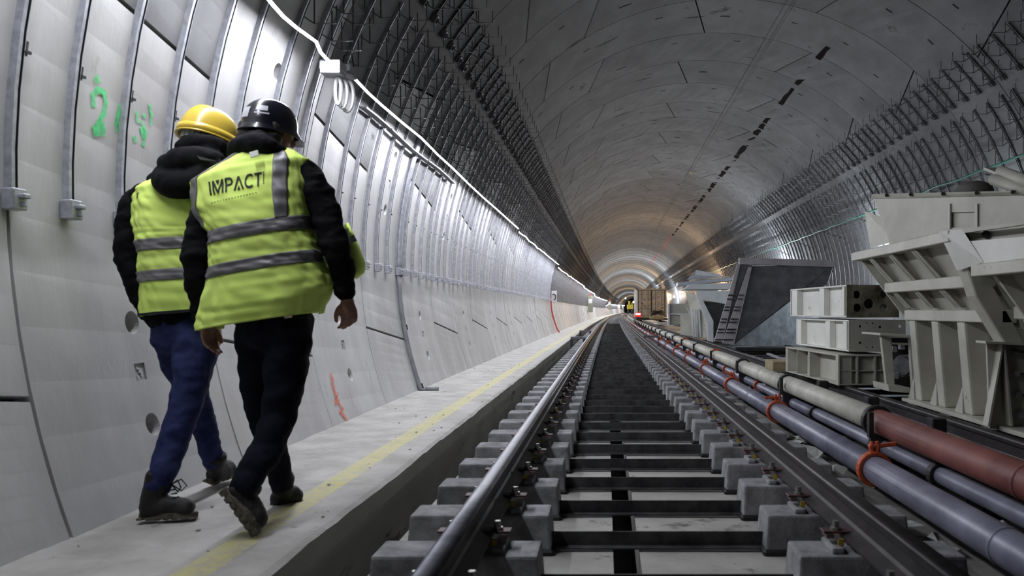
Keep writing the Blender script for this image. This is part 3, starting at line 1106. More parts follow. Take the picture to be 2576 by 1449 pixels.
def sgn(e, p):
    mb = MB(); mb.box(p + Vector((0, -.02, .28)), (.36, .05, .42)); part(mb, 'paper_sign', M['white'], e)
    mb = MB(); mb.tube([p + Vector((.0, 0, .8)), p + Vector((0, 0, 1.1))], .05, 6); part(mb, 'red_stub', M['red'], e)


for k, (u, v, Y, hh) in enumerate(((1485, 765, 77, 1.6), (1533.5, 768, 135, 1.5), (1562, 770, 210, 1.6))):
    p = P(u, v, Y)
    e = empty('hanging_cabinet', p - Vector((0, 0, hh / 2)))
    mb = MB(); mb.box(p, (.5 if k == 0 else .55, .25, hh)); part(mb, 'cabinet_body', M['olive'], e)
    sgn(e, p + Vector((0, -.13, 0)))
    mb = MB(); mb.bar(p + Vector((-.2, .1, hh * .3)), p + Vector((-.75, .1, hh * .3)), .08, .08); part(mb, 'wall_bracket', M['galv_dark'], e)
    tag(e, ('olive cabinet with white sign jutting from left wall, ' + ('nearest of three', 'middle of three', 'farthest of three')[k]), 'cabinet', 'cabinets along the left wall')

# small white frames on the far left wall
e = empty('pipe_frame', tp(184, TR - .05, 26.5))
mb = MB()
for dy in (-.35, .35): mb.bar(tp(181, TR - .04, 26.5 + dy), tp(187, TR - .04, 26.5 + dy), .05, .05, (1, 0, 0))
part(mb, 'frame_leg', M['white'], e)
tag(e, 'two thin pale strips fixed to the left wall below the rails', 'bracket')

# green cable on the right wall hooks
pts = []
y = 6.0
while y < 70:
    pts.append(tp(22.6 - .35 * abs(math.sin(y * 2.05)) + .25 * noise.noise(Vector((y, 3, 3))), 4.1, y))
    y += .38
mb = MB(); mb.tube(pts, .017, 6)
tag(mb.build('green_cable', M['green_cable'], smooth=True), 'green cable sagging along the lowest hooks of the right wall', 'cable')

# ------------------------------------------------------------------ pipelines
def coupling(y, x, z, r, e, m, lever=None, ears=True):
    mb = MB()
    s = sx(y)
    c = Vector((x + s, y, z))
    n = 20
    vs, fs = [], []
    pr = [(r + .004, -.03), (r + .022, -.03), (r + .026, -.015), (r + .026, .015), (r + .022, .03), (r + .004, .03)]
    for k in range(n):
        t = 2 * math.pi * k / n
        vs += [c + Vector((q * math.cos(t), dy, q * math.sin(t))) for q, dy in pr]
    m_ = len(pr)
    for k in range(n):
        k2 = (k + 1) % n
        for j in range(m_):
            j2 = (j + 1) % m_
            fs.append((k * m_ + j, k * m_ + j2, k2 * m_ + j2, k2 * m_ + j))
    mb.add(vs, fs)
    if ears:
        for sg in (-1, 1):
            mb.tube([c + Vector((sg * .012, 0, r + .015)), c + Vector((sg * .022, 0, r + .055)), c + Vector((sg * .014, 0, r + .085))], [.018, .017, .012], 8)
    o = part(mb, 'coupling', m, e)
    if lever:
        mb = MB(); mb.bar(c + Vector((0, 0, r + .055)), c + Vector((0, 0, r + .055)) + Vector(lever), .028, .024)
        mb.tube([c + Vector((-.02, -.02, r + .055)), c + Vector((-.02, .02, r + .055))], .016, 8)
        part(mb, 'coupling_lever', m, o, bevel=.004)
    return o


def pipeline(x, z, r, y0, ys_c, y1, m_fn, label, cm, levers, ears, group_n=20):
    e = empty('pipeline', (x, y0, z - r))
    cuts = [y0] + ys_c + [y1]
    for i in range(len(cuts) - 1):
        a, b = cuts[i], cuts[i + 1]
        mb = MB()
        n = max(2, int((b - a) / 1.3))
        mb.tube([(x + sx(y), y, z + .006 * math.sin(i * 2.1)) for y in yrange(a + .004, b - .004, (b - a) / n)], r, 20)
        if i % 2 == 0 and b - a > 1.5:
            ym = a + (b - a) * .45; mb.tube([(x + sx(ym), ym - .012, z), (x + sx(ym), ym + .012, z)], r + .004, 20)
        part(mb, 'pipe_length', m_fn(i), e, smooth=True)
    for i, y in enumerate(ys_c):
        if y < 62: coupling(y, x, z, r, e, cm(i), levers(i) if y < 34 else None, ears and y < 34)
    tag(e, label, 'pipe')
    return e


rnd = random.Random(3)
ya = [4.8 + 2.72 * i for i in range(26)]
lv = [(.13, .0, .015), (-.12, .0, -.005), (-.11, .03, .02), (-.09, 0, -.02), (-.1, .0, .01), (.1, 0, .02)]
pipeline(1.617, -.222, .082, 1.9, ya, 90, lambda i: M['pipe_lilac'], 'thick lilac pipe with red clamps beside the right rail', lambda i: M['clamp'], lambda i: lv[i % 6], True)
yb = [4.6 + 2.72 * i for i in range(18)]
pipeline(1.93, -.215, .052, 1.9, yb, 60, lambda i: M['pipe_lilac'], 'thinner lilac pipe running between the two thick pipes', lambda i: M['clamp'] if i in (2, 3, 5, 6, 8) else M['black'], lambda i: None, False)
ycs = [5.54 + 2.72 * i for i in range(36)]
pc = pipeline(1.885, -.035, .086, 1.9, ycs, 118, lambda i: M['pipe_red'] if i == 0 or i in (3,) and False else M['pipe_cream'], 'raised cream and red pipe with black couplings on posts', lambda i: M['clamp'] if i in (3, 5) else M['black'], lambda i: None, False)
for i, y in enumerate(ycs):
    if y > 62: break
    s = sx(y)
    mb = MB()
    mb.box((1.885 + s, y - .04, -.26), (.13, .05, .30))
    mb.box((1.885 + s - .12, y - .22, -.03), (.03, .05, .17))
    part(mb, 'support_post', M['black'], pc)

# ------------------------------------------------------------------ second track: rails on dark timbers
rail('rail', 2.36, 0.0, 1.9, 200, 'dark rusty steel rail between the cream pipe and the stacked machinery', [M['rail'], M['rail']])
rail('rail', 3.86, 0.0, 1.9, 200, 'dark steel rail behind the stacked cream machinery', [M['rail'], M['rail']])
for i in range(26):
    y = 3.0 + .75 * i
    e = empty('timber_sleeper', (3.13 + sx(y), y, -.40))
    mb = MB(); mb.box((3.13 + sx(y), y, -.275), (2.1, .22, .25)); part(mb, 'timber', M['black'], e, bevel=.01)
    tag(e, f'dark timber bearer under the second track beneath the machinery, {ordinal(i + 1)} from near end', 'sleeper', 'dark bearers under the second track')
random.seed(9)
for i, y in enumerate((5.3, 6.6, 8.1, 10.4)):
    e = empty('packing_timber', (2.24, y, -.30))
    mb = MB(); mb.box((2.20, y, -.15), (.10, .10, .34)); part(mb, 'timber', M['black'], e, bevel=.008)
    tag(e, f'short black upright post beside the raised cream pipe, {ordinal(i + 1)} from the near end', 'post', 'black posts along the raised pipe')


# ------------------------------------------------------------------ steel girders stacked on the second track
def girder(name, A, B, H, W, mats, end_mats, label, stiff, endholes=(), cells=None, webset=.07, fl=.016, far_end=True):
    """A near bottom corner, B far bottom corner on the track side; W towards +x"""
    A, B = Vector(A), Vector(B)
    L = (B - A); ln = L.length; t = L.normalized()
    n = Vector((t.y, -t.x, 0)).normalized()       # towards +x
    up = Vector((0, 0, 1))
    e = empty(name, A)
    Mx = Matrix((n, t, up)).transposed()

    def bx(a0, a1, w0, w1, h0, h1):
        mb = MB()
        mb.box(A + t * (a0 + a1) / 2 + n * (w0 + w1) / 2 + up * (h0 + h1) / 2, (abs(w1 - w0), abs(a1 - a0), abs(h1 - h0)), Mx)
        return mb
    part(bx(0, ln, 0, W, 0, fl), 'bottom_flange', mats, e, bevel=.003)
    part(bx(0, ln, 0, W, H - fl, H), 'top_flange', mats, e, bevel=.003)
    part(bx(.01, ln - .01, webset, webset + .014, fl, H - fl), 'web_plate', mats, e)
    part(bx(.01, ln - .01, W - webset, W - webset - .014, fl, H - fl), 'web_plate', mats, e)
    for f, wd in stiff:
        part(bx(ln * f - wd / 2, ln * f + wd / 2, .004, webset, fl, H - fl), 'stiffener', mats, e, bevel=.003)
    # end plate towards the camera
    if cells:
        mb = MB()
        part(bx(.06, .074, 0, W, fl, H - fl), 'end_web', mats, e)
        for f in cells[0]: part(bx(0, .06, W * f - .008, W * f + .008, fl, H - fl), 'end_stiffener', mats, e)
        for f in cells[1]: part(bx(.012, .06, 0, W, H * f - .006, H * f + .006), 'end_stiffener', mats, e)
        part(bx(-.004, .07, -.004, .012, 0, H), 'corner_plate', mats, e)
    else:
        me = bx(-.016, 0, 0, W, 0, H).mesh('end_plate', end_mats)
        cm = MB()
        for fx, fz, r in endholes:
            c = A + n * W * fx + up * H * fz
            cm.tube([c - t * .1, c + t * .05], r, 16)
        if cm.v: me = cut(me, cm)
        me.transform(Matrix.Translation(-A))
        o = put('end_plate', me, e)
    if far_end:
        part(bx(ln - .016, ln, 0, W, 0, H), 'far_end_plate', mats, e)
    tag(e, label, 'girder')
    return e


g = girder('steel_girder', (2.27, 7.78, -.0), (2.15, 9.55, -.0), .30, .50, M['cream'], M['cream'],
           'lowest cream steel girder of the stack, with open cells in its end', [(.02, .03), (.52, .05), (.76, .012), (.98, .05)], cells=((.02, .38, .74, .97), (.48,)), webset=.12)
girder('steel_girder', (2.40, 7.9, .325), (2.29, 9.6, .325), .315, .58, M['cream_white'], M['cream'],
       'middle cream steel girder of the stack, end plate drilled with small holes', [(.06, .10), (.36, .14), (.94, .15), (.985, .02)],
       endholes=((.20, .80, .013), (.20, .28, .013), (.32, .9, .008), (.32, .14, .008), (.42, .90, .009), (.55, .78, .014), (.42, .14, .009), (.56, .30, .011), (.9, .8, .014), (.34, .66, .005)))
girder('steel_girder', (2.38, 7.9, .665), (2.22, 9.6, .665), .325, .54, M['cream_white'], M['rusty'],
       'topmost cream steel girder of the stack, with oily holed end plate', [(.05, .05), (.40, .14), (.92, .18)],
       endholes=((.19, .70, .040), (.20, .30, .042), (.70, .70, .036), (.70, .30, .042), (.42, .42, .05)))
mb = MB()
for i in range(2): mb.tube([(2.34, 9.15, .44 + .105 * i), (2.20, 9.15, .44 + .105 * i)], .001, 4)
# timber trestle in front of the stack
e = empty('timber_trestle', (2.12, 10.3, -.40))
mb = MB(); mb.box((2.28, 10.3, .02), (.36, .5, .14)); part(mb, 'beam', M['wood'], e, bevel=.008)
for x in (2.14, 2.40):
    mb = MB(); mb.box((x, 10.3, -.225), (.09, .3, .35)); part(mb, 'leg', M['wood'], e, bevel=.006)
tag(e, 'pale timber trestle under the far end of the girder stack', 'trestle')

# ------------------------------------------------------------------ grey steel chute
def plate(poly, d, mats, name, e, bevel=0.0):
    mb = MB(); mb.prism(poly, d)
    return part(mb, name, mats, e, bevel=bevel)


e = empty('steel_chute', P(1845, 868, 16.4))
plate([P(1892, 670, 16.5), P(2098, 664, 16.5), P(2078, 716, 16.5), P(1992, 755, 16.5), P(1846, 868, 16.4)], (0, .04, 0), M['greysteel'], 'dark_face', e, .004)
plate([P(1846, 869, 16.42), P(1992, 755, 17.2), P(2060, 722, 17.6), P(2060, 873, 17.6)], (0, .03, 0), M['galvplate'], 'mottled_face', e)
plate([P(1860, 648, 16.42), P(2102, 655, 16.42), P(2100, 672, 16.42), P(1860, 664, 16.42)], (0, .12, 0), M['lilac'], 'top_rim', e, .004)
plate([P(1855, 664, 16.42), P(1863, 664, 16.42), P(1817, 861, 16.38), P(1797, 858, 16.4)], (0, .05, 0), M['lilac'], 'left_strip', e, .004)
plate([P(1883, 672, 16.4), P(1891, 672, 16.4), P(1845, 868, 16.3), P(1817, 863, 16.3)], (0, .05, 0), M['lilac'], 'right_strip', e, .004)
plate([P(1862, 664, 16.46), P(1893, 668, 16.46), P(1840, 800, 16.44), P(1818, 862, 16.4)], (0, .03, 0), M['greysteel'], 'shadow_web', e)
plate([P(2098, 664, 16.5), P(2102, 664, 16.5), P(2088, 700, 16.9), P(2080, 716, 16.5)], (0, .3, 0), M['greysteel'], 'side_edge', e)
mb = MB()
for v in (742, 752, 772, 780, 802, 810, 828, 836, 854):
    f = (v - 664) / 198.0
    for q_, (u0, u1) in enumerate(((1855 - 59 * f, 1863 - 47 * f), (1883 - 68 * f, 1891 - 47 * f))):
        n = 6
        for k in range(n):
            a = u0 + (u1 - u0) * (k + .15) / n; b = u0 + (u1 - u0) * (k + .75) / n
            y = 16.26 if q_ else 16.35
            mb.prism([P(a, v - 1, y), P(b, v - 1, y), P(b, v + 1, y), P(a, v + 1, y)], (0, .06, 0))
part(mb, 'bolt_rows', M['black'], e)
tag(e, 'big dark grey steel chute with two pale bolted strips down its edge', 'chute')
mb = MB(); mb.box(P(1985, 880, 16.2) + Vector((0, .3, 0)), (2.2, .6, .10))
tag(mb.build('dark_skid', M['black'], bevel=.02), 'black skid lying under the grey steel chute', 'skid')
mb = MB(); mb.bar(P(1932, 890, 13.5), P(1965, 902, 12.2), .05, .03); mb.bar(P(1965, 902, 12.2), P(2000, 900, 12.0), .05, .03)
tag(mb.build('bent_angle_iron', M['galv']), 'bent pale angle iron lying below the grey chute', 'angle iron')

# ------------------------------------------------------------------ white machine frame beyond the chute
e = empty('white_machine', P(1790, 850, 21.5))
Z = 21.5
plate([P(1735, 715, Z), P(1842, 712, Z), P(1842, 728, Z), P(1722, 728, Z)], (0, 1.2, 0), M['whitewall'], 'roof_beam', e, .01)
plate([P(1752, 731, Z), P(1838, 731, Z), P(1828, 765, Z), P(1754, 752, Z)], (0, .05, 0), M['whitewall'], 'front_panel', e)
plate([P(1705, 710, Z + .6), P(1845, 696, Z + .6), P(1845, 706, Z + .6), P(1705, 720, Z + .6)], (0, .6, 0), M['galv'], 'top_channel', e, .01)
plate([P(1728, 704, Z + .5), P(1750, 680, Z + .5), P(1812, 695, Z + .5), P(1845, 696, Z + .5)], (0, .04, 0), M['galv'], 'gable_plate', e)
plate([P(1748, 692, Z + .45), P(1752, 679, Z + .45), P(1815, 691, Z + .45), P(1812, 697, Z + .45)], (0, .1, 0), M['whitewall'], 'gable_edge', e)
plate([P(1755, 752, Z - .1), P(1768, 754, Z - .1), P(1795, 808, Z - .1), P(1795, 862, Z - .1), P(1781, 858, Z - .1), P(1779, 812, Z - .1)], (0, .15, 0), M['whitewall'], 'near_post', e, .01)
plate([P(1724, 735, 22.6), P(1755, 740, 22.3), P(1781, 795, 22.0), P(1781, 850, 21.9), P(1745, 848, 22.2), P(1735, 770, 22.5)], (0, .06, 0), M['cream'], 'side_wall', e)
for i in range(3):
    plate([P(1741 + 8 * i, 778, 22.1), P(1744 + 8 * i, 778, 22.1), P(1748 + 8 * i, 848, 22.0), P(1744 + 8 * i, 848, 22.0)], (0, .1, 0), M['whitewall'], 'side_rib', e)
plate([P(1683, 764, 23.5), P(1740, 764, 23.5), P(1742, 790, 23.5), P(1683, 788, 23.5)], (0, .05, 0), M['cream'], 'upper_panel', e)
plate([P(1683, 790, 23.5), P(1712, 792, 23.5), P(1712, 816, 23.5), P(1683, 818, 23.5)], (0, .08, 0), M['cream'], 'lower_panel', e)
plate([P(1681, 764, 23.4), P(1685, 764, 23.4), P(1685, 819, 23.4), P(1681, 819, 23.4)], (0, .2, 0), M['whitewall'], 'end_flange', e)
plate([P(1683, 788, 23.4), P(1742, 788, 23.4), P(1742, 792, 23.4), P(1683, 791, 23.4)], (0, .2, 0), M['whitewall'], 'ledge', e)
plate([P(1712, 790, 23.1), P(1748, 790, 23.0), P(1748, 846, 22.9), P(1712, 842, 23.1)], (0, .06, 0), M['cream'], 'door_panel', e)
plate([P(1726, 772, 22.9), P(1729, 772, 22.9), P(1746, 805, 22.8), P(1743, 808, 22.8)], (0, .06, 0), M['whitewall'], 'brace', e)
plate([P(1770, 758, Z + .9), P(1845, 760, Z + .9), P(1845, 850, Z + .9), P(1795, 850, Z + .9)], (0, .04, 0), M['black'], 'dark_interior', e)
plate([P(1683, 846, 22.9), P(1800, 858, 21.6), P(1800, 872, 21.6), P(1683, 856, 22.9)], (.3, .5, 0), M['black'], 'skid_beam', e)
tag(e, 'white and cream machine frame between the container and the grey chute', 'machine')

# ------------------------------------------------------------------ freight container on a trolley
e = empty('freight_container', (2.25, 60, .12))
s0 = .15
x0, x1, z0, z1 = 2.25, 4.52, .20, 2.38
mb = MB(); mb.box(((x0 + x1) / 2, 63, (z0 + z1) / 2), (x1 - x0 - .04, 5.9, z1 - z0 - .04)); part(mb, 'body', M['container'], e)
for x in (x0 + .05, x1 - .05):
    mb = MB(); mb.box((x, 60.0, (z0 + z1) / 2), (.10, .14, z1 - z0)); part(mb, 'corner_post', M['white'] if x < 3 else M['container'], e)
for z in (z0 + .05, z1 - .05):
    mb = MB(); mb.box(((x0 + x1) / 2, 60.0, z), (x1 - x0, .14, .10)); part(mb, 'end_beam', M['container'], e)
mb = MB(); mb.box(((x0 + x1) / 2, 60.045, (z0 + z1) / 2), (x1 - x0 - .1, .03, z1 - z0 - .1)); part(mb, 'door_seal', M['boot'], e)
for k in range(2):
    xa = x0 + .15 + k * 1.03
    mb = MB(); mb.box((xa + .47, 60.01, (z0 + z1) / 2), (.93, .05, z1 - z0 - .26)); d = part(mb, 'door', M['container'], e, bevel=.01)
    for q in (.25, .72):
        mb = MB(); mb.tube([(xa + q, 59.97, z0 + .12), (xa + q, 59.97, z1 - .12)], .022, 6); part(mb, 'lock_rod', M['galv_dark'], d)
        for z in (z0 + .7, z1 - .45):
            mb = MB(); mb.box((xa + q, 59.96, z), (.30, .03, .03)); part(mb, 'rod_bracket', M['galv_dark'], d)
    rr = random.Random(k)
    mb = MB()
    for i in range(16):
        mb.box((xa + rr.choice((.12, .48, .85)) + rr.uniform(-.05, .05), 59.985, z0 + .25 + rr.random() * (1.2 if k == 0 else 1.7)), (rr.uniform(.08, .22), .01, .03))
    part(mb, 'door_lettering', M['black'], d)
mb = MB(); mb.tube([(x0 + .42, 59.99, z0 + 1.05), (x0 + .42, 59.97, z0 + 1.05)], .07, 12); part(mb, 'round_decal', M['black'], e)
mb = MB(); mb.prism([(x0 + .82, 59.98, z0 + 1.15), (x0 + 1.02, 59.98, z0 + 1.15), (x0 + .92, 59.98, z0 + .98)], (0, .01, 0)); part(mb, 'triangle_decal', M['yellowpaint'], e)
tag(e, 'cream freight container with closed double doors standing far down the second track', 'container')
e = empty('flat_trolley', (3.4, 60, -.02))
mb = MB(); mb.box((3.4, 62, .10), (2.4, 7.0, .14)); part(mb, 'deck', M['black'], e)
for x in (2.55, 4.0):
    for y in (59.2, 64):
        mb = MB(); mb.tube([(x - .05, y, .03), (x + .05, y, .03)], .12, 14); part(mb, 'wheel', M['black'], e)
tag(e, 'dark flat trolley carrying the container', 'trolley')
e = empty('tail_lamp', P(1605, 790, 58.2))
mb = MB(); mb.box(P(1605, 790, 58.1), (.36, .06, .14)); part(mb, 'red_lens', M['tail'], e, bevel=.02)
mb = MB(); mb.box(P(1605, 792, 58.3), (.44, .14, .3)); part(mb, 'lamp_housing', M['red'], e)
tag(e, 'glowing red tail lamp at the left foot of the container', 'lamp')
e = empty('wooden_crate', P(1655, 805, 54))
mb = MB(); mb.box(P(1652, 799, 54), (.95, .6, .22)); part(mb, 'crate_body', M['wood'], e, bevel=.02)
tag(e, 'low pale wooden crate in front of the container', 'crate')
mb = MB()
c = P(1655, 788, 54.2)
for i in range(4):
    mb.tube([c + Vector((.45 * math.cos(t) * (1 - .1 * i), .2 * math.sin(t), .05 * i + .05 * math.sin(t * 2 + i) - .03)) for t in [k * .52 for k in range(13)]], .05, 6)
tag(mb.build('coiled_hose', M['boot']), 'dark coiled hose heaped on the wooden crate', 'hose')
# pale sheet scraps lying by the track
mb = MB(); mb.prism([P(1652, 813, 38), P(1690, 813, 38), P(1686, 817, 36), P(1660, 817, 36)], (0, 0, .05))
tag(mb.build('pale_board', M['tarp']), 'pale flat board lying in front of the white machine', 'board')

# yellow vehicle far down the track
e = empty('works_vehicle', P(1585, 792, 112))
mb = MB(); mb.box(P(1585, 772, 112), (.85, 1.5, .65)); part(mb, 'yellow_body', M['yellowpaint'], e, bevel=.05)
mb = MB(); mb.box(P(1583, 762, 112.3), (.30, .5, .55)); mb.box(P(1590, 765, 112.3), (.2, .5, .4)); part(mb, 'cab', M['yellowpaint'], e, bevel=.04)
for x in (-.25, .25):
    mb = MB(); mb.box(P(1585, 785, 112) + Vector((x, 0, 0)), (.22, .8, .62)); part(mb, 'leg_frame', M['black'], e)
tag(e, 'small yellow works vehicle far down the track left of the container', 'vehicle')
# dark end of the tunnel
mb = MB()
mb.prism([tp(t, 4.5, 329) for t in range(0, 360, 12)], (0, .5, 0))
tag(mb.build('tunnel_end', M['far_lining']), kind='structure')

# ------------------------------------------------------------------ big cream hopper machine on the right
e = empty('hopper_machine', (2.6, 6.8, -.04))
CR = M['cream']
YF = 7.05                                    # far end
prof = {'rim': (2.20, 1.235), 'b1': (2.41, .94), 'b2': (2.545, .735), 'foot': (2.565, .66)}


def along(a, y0, y1, wd, ht, name, dx=0.0, dz=0.0, m=CR, bevel=.006):
    x, z = prof[a]
    mb = MB(); mb.box((x + dx + wd / 2, (y0 + y1) / 2, z + dz), (wd, y1 - y0, ht)); return part(mb, name, m, e, bevel=bevel)


YN = 5.12
mb = MB()                                    # sloping inner wall, behind the ribs
pts = [(2.30, 1.22), (2.63, .735), (2.68, .62)]
for i in range(2):
    (xa, za), (xb, zb) = pts[i], pts[i + 1]
    mb.prism([(xa, YN, za), (xa, YF, za), (xb, YF - .15 * (i + 1), zb), (xb, YN, zb)], (.02, 0, .01))
part(mb, 'sloping_wall', CR, e)
along('rim', YN, YF + .1, .10, .075, 'rim_beam', 0, -.02)
along('b1', YN, YF - .15, .10, .085, 'upper_waler', 0, -.01)
along('b2', YN, YF - .25, .10, .085, 'lower_waler', 0, -.04)
for y in (6.72, 6.25, 5.78):
    for a, b in (('rim', 'b1'), ('b1', 'b2')):
        (xa, za), (xb, zb) = prof[a], prof[b]
        mb = MB()
        mb.prism([(xa + .01, y, za - .04), (xa + .11, y, za - .04), (xb + .12, y, zb + .02), (xb + .01, y, zb + .02)], (0, .022, 0))
        mb.prism([(xa + .01, y - .035, za - .04), (xb + .01, y - .035, zb + .02), (xb + .024, y - .035, zb + .02), (xa + .024, y - .035, za - .04)], (0, .09, 0))
        part(mb, 'wall_rib', CR, e)
# slanting end flange (far end) and near end post
(xa, za), (xb, zb) = prof['rim'], prof['foot']
mb = MB(); mb.prism([(xa, YF, za + .02), (xa + .1, YF, za + .02), (xb + .14, YF - .25, zb - .06), (xb + .05, YF - .25, zb - .06)], (0, .03, 0)); part(mb, 'end_flange', CR, e)
mb = MB(); mb.prism([P(2408, 600, 5.12), P(2442, 572, 5.12), P(2478, 650, 5.12), P(2500, 720, 5.12), P(2580, 865, 5.12), P(2530, 868, 5.12), P(2455, 745, 5.12)], (0, .14, 0)); part(mb, 'end_post', CR, e, bevel=.008)
# three leaning box legs with gussets, base plate
for y in (6.68, 6.22, 5.76):
    mb = MB()
    a, b = Vector((2.56, y, .66)), Vector((2.62, y, -.02))
    q = [(0, -.065, 0), (.19, -.065, 0), (.19, .065, 0), (0, .065, 0)]
    mb.prism([a + Vector(p) for p in q], b - a)
    part(mb, 'leg', CR, e, bevel=.018, bseg=2)
    mb = MB(); mb.prism([(2.61, y + .07, .18), (2.61, y + .20, -.02), (2.61, y + .07, -.02)], (.02, 0, 0)); part(mb, 'gusset', CR, e)
mb = MB(); mb.box((2.74, 5.85, -.035), (.36, 2.1, .03)); part(mb, 'base_plate', CR, e, bevel=.004)
mb = MB(); mb.box((2.90, 6.0, .30), (.03, 1.75, .62)); part(mb, 'back_plate', CR, e)
# A-shaped near plate with stiffeners and eye bolts
YA = 5.2
mb = MB(); mb.prism([P(2483, 862, YA), P(2660, 872, YA), P(2660, 1090, YA), P(2490, 1078, YA)], (0, .02, 0)); part(mb, 'near_plate', CR, e)
mb = MB(); mb.prism([P(2480, 858, YA - .12), P(2660, 868, YA - .12), P(2660, 873, YA - .12), P(2480, 864, YA - .12)], (0, .14, 0)); part(mb, 'near_plate_flange', CR, e)
for u0, u1 in ((2524, 2488), (2527, 2546)):
    mb = MB(); mb.prism([P(u0 - 2, 866, YA - .07), P(u0 + 2, 866, YA - .07), P(u1 + 3, 1072, YA - .07), P(u1 - 3, 1072, YA - .07)], (0, .07, 0)); part(mb, 'plate_stiffener', CR, e)
for u, v in ((2556, 885), (2558, 940), (2562, 994), (2566, 1045)):
    mb = MB(); mb.tube([P(u, v, YA - .05), P(u, v, YA)], .022, 8); mb.bar(P(u, v, YA - .03), P(u + 22, v, YA - .03), .015, .012); part(mb, 'eye_bolt', M['galv_dark'], e)
# near bay: lower rim, ribs, dark inside wall
mb = MB(); mb.box((2.36, 4.6, .985), (.12, .85, .075)); part(mb, 'near_rim_beam', CR, e, bevel=.006)
mb = MB(); mb.box((2.62, 4.6, .72), (.10, .85, .08)); part(mb, 'near_waler', CR, e, bevel=.006)
mb = MB(); mb.prism([(2.45, 4.2, .98), (2.45, 5.1, .98), (2.80, 5.1, .55), (2.80, 4.2, .55)], (.02, 0, .01)); part(mb, 'near_sloping_wall', CR, e)
for y in (4.86, 4.5):
    mb = MB(); mb.prism([(2.38, y, .95), (2.48, y, .95), (2.73, y, .6), (2.63, y, .6)], (0, .025, 0)); part(mb, 'wall_rib', CR, e)
# cheek panel with a channel at its top
def yc_at(u): return 12.44 / (1 + 3.28 * (u - 1526) / 2000.0)      # planes turned a little towards the track
def yb_at(u): return 13.7 / (1 + 3.21 * (u - 1526) / 2000.0)
mb = MB(); mb.prism([P(2418, 576, yc_at(2418)), P(2640, 548, yc_at(2640)), P(2640, 556, yc_at(2640)), P(2426, 586, yc_at(2426))], (0, .16, 0)); part(mb, 'channel_lip', CR, e)
mb = MB(); mb.prism([P(2430, 584, yc_at(2430) + .14), P(2640, 556, yc_at(2640) + .14), P(2640, 604, yc_at(2640) + .14), P(2452, 618, yc_at(2452) + .14)], (0, .02, 0)); part(mb, 'channel_web', CR, e)
mb = MB(); mb.prism([P(2446, 606, yc_at(2446)), P(2640, 590, yc_at(2640)), P(2640, 642, yc_at(2640)), P(2478, 662, yc_at(2478))], (0, .12, 0)); part(mb, 'cheek_panel', M['cream_white'], e)
mb = MB(); mb.prism([P(2366, 582, 5.18), P(2420, 576, yc_at(2420)), P(2474, 660, yc_at(2474)), P(2412, 680, 5.18)], (.0, .03, .0)); part(mb, 'cheek_plate', M['cream_white'], e)
mb = MB(); mb.tube([P(2480, 590, yc_at(2480) + .10), P(2480, 590, yc_at(2480) + .145)], .025, 10); part(mb, 'channel_hole_plug', M['black'], e)
# upper bin plate with a bolted flange and a pocket
me = MB()
me.prism([P(2200, 498, yb_at(2200)), P(2700, 486, yb_at(2700)), P(2700, 600, yb_at(2700)), P(2372, 600, yb_at(2372)), P(2246, 624, yb_at(2246))], (0, .025, 0))
me = me.mesh('bin_plate', CR)
cm = MB(); cm.prism([P(2394, 534, yb_at(2394)) - Vector((0, .2, 0)), P(2456, 533, yb_at(2456)) - Vector((0, .2, 0)), P(2456, 570, yb_at(2456)) - Vector((0, .2, 0)), P(2394, 573, yb_at(2394)) - Vector((0, .2, 0))], (0, .6, 0))
me = cut(me, cm); me.transform(Matrix.Translation(-org(e))); put('bin_plate', me, e)
mb = MB(); mb.prism([P(2370, 524, yb_at(2370)) + Vector((0, .07, 0)), P(2480, 522, yb_at(2480)) + Vector((0, .07, 0)), P(2480, 582, yb_at(2480)) + Vector((0, .07, 0)), P(2370, 584, yb_at(2370)) + Vector((0, .07, 0))], (0, .02, 0)); part(mb, 'pocket_back', M['cream'], e)
for u in (2389, 2458):
    mb = MB(); mb.prism([P(u, 512, yb_at(u) - .02), P(u + 3, 512, yb_at(u) - .02), P(u + 3, 574, yb_at(u) - .02), P(u, 575, yb_at(u) - .02)], (0, .03, 0)); part(mb, 'pocket_edge', CR, e)
mb = MB(); mb.prism([P(2195, 487, yb_at(2195) - .06), P(2700, 475, yb_at(2700) - .06), P(2700, 486, yb_at(2700) - .02), P(2200, 500, yb_at(2200) - .02)], (0, .04, 0)); fl = part(mb, 'bin_flange', CR, e, bevel=.006)
for u, v in ((2230, 491), (2291, 489), (2372, 487.5), (2457, 485.5), (2548, 483)):
    mb = MB(); mb.tube([P(u, v, yb_at(u) - .075), P(u, v, yb_at(u) - .03)], .014, 8); part(mb, 'flange_bolt', M['black'], fl)
a_, b_ = P(2200, 489, yb_at(2200) + .02), P(2690, 477, yb_at(2690) + .02)
mb = MB(); mb.prism([a_, b_, b_ + Vector((.35, .45, 0)), a_ + Vector((.35, .45, 0))], (0, 0, -.02)); part(mb, 'bin_top', CR, e)
mb = MB(); mb.prism([P(2178, 532, yb_at(2178) + .25), P(2216, 545, yb_at(2216) + .2), P(2250, 608, yb_at(2250) + .1), P(2192, 622, yb_at(2192) + .2)], (0, .03, 0)); part(mb, 'corner_gusset', CR, e)
tag(e, 'large cream steel hopper machine with slanting ribs and three box legs', 'machine')

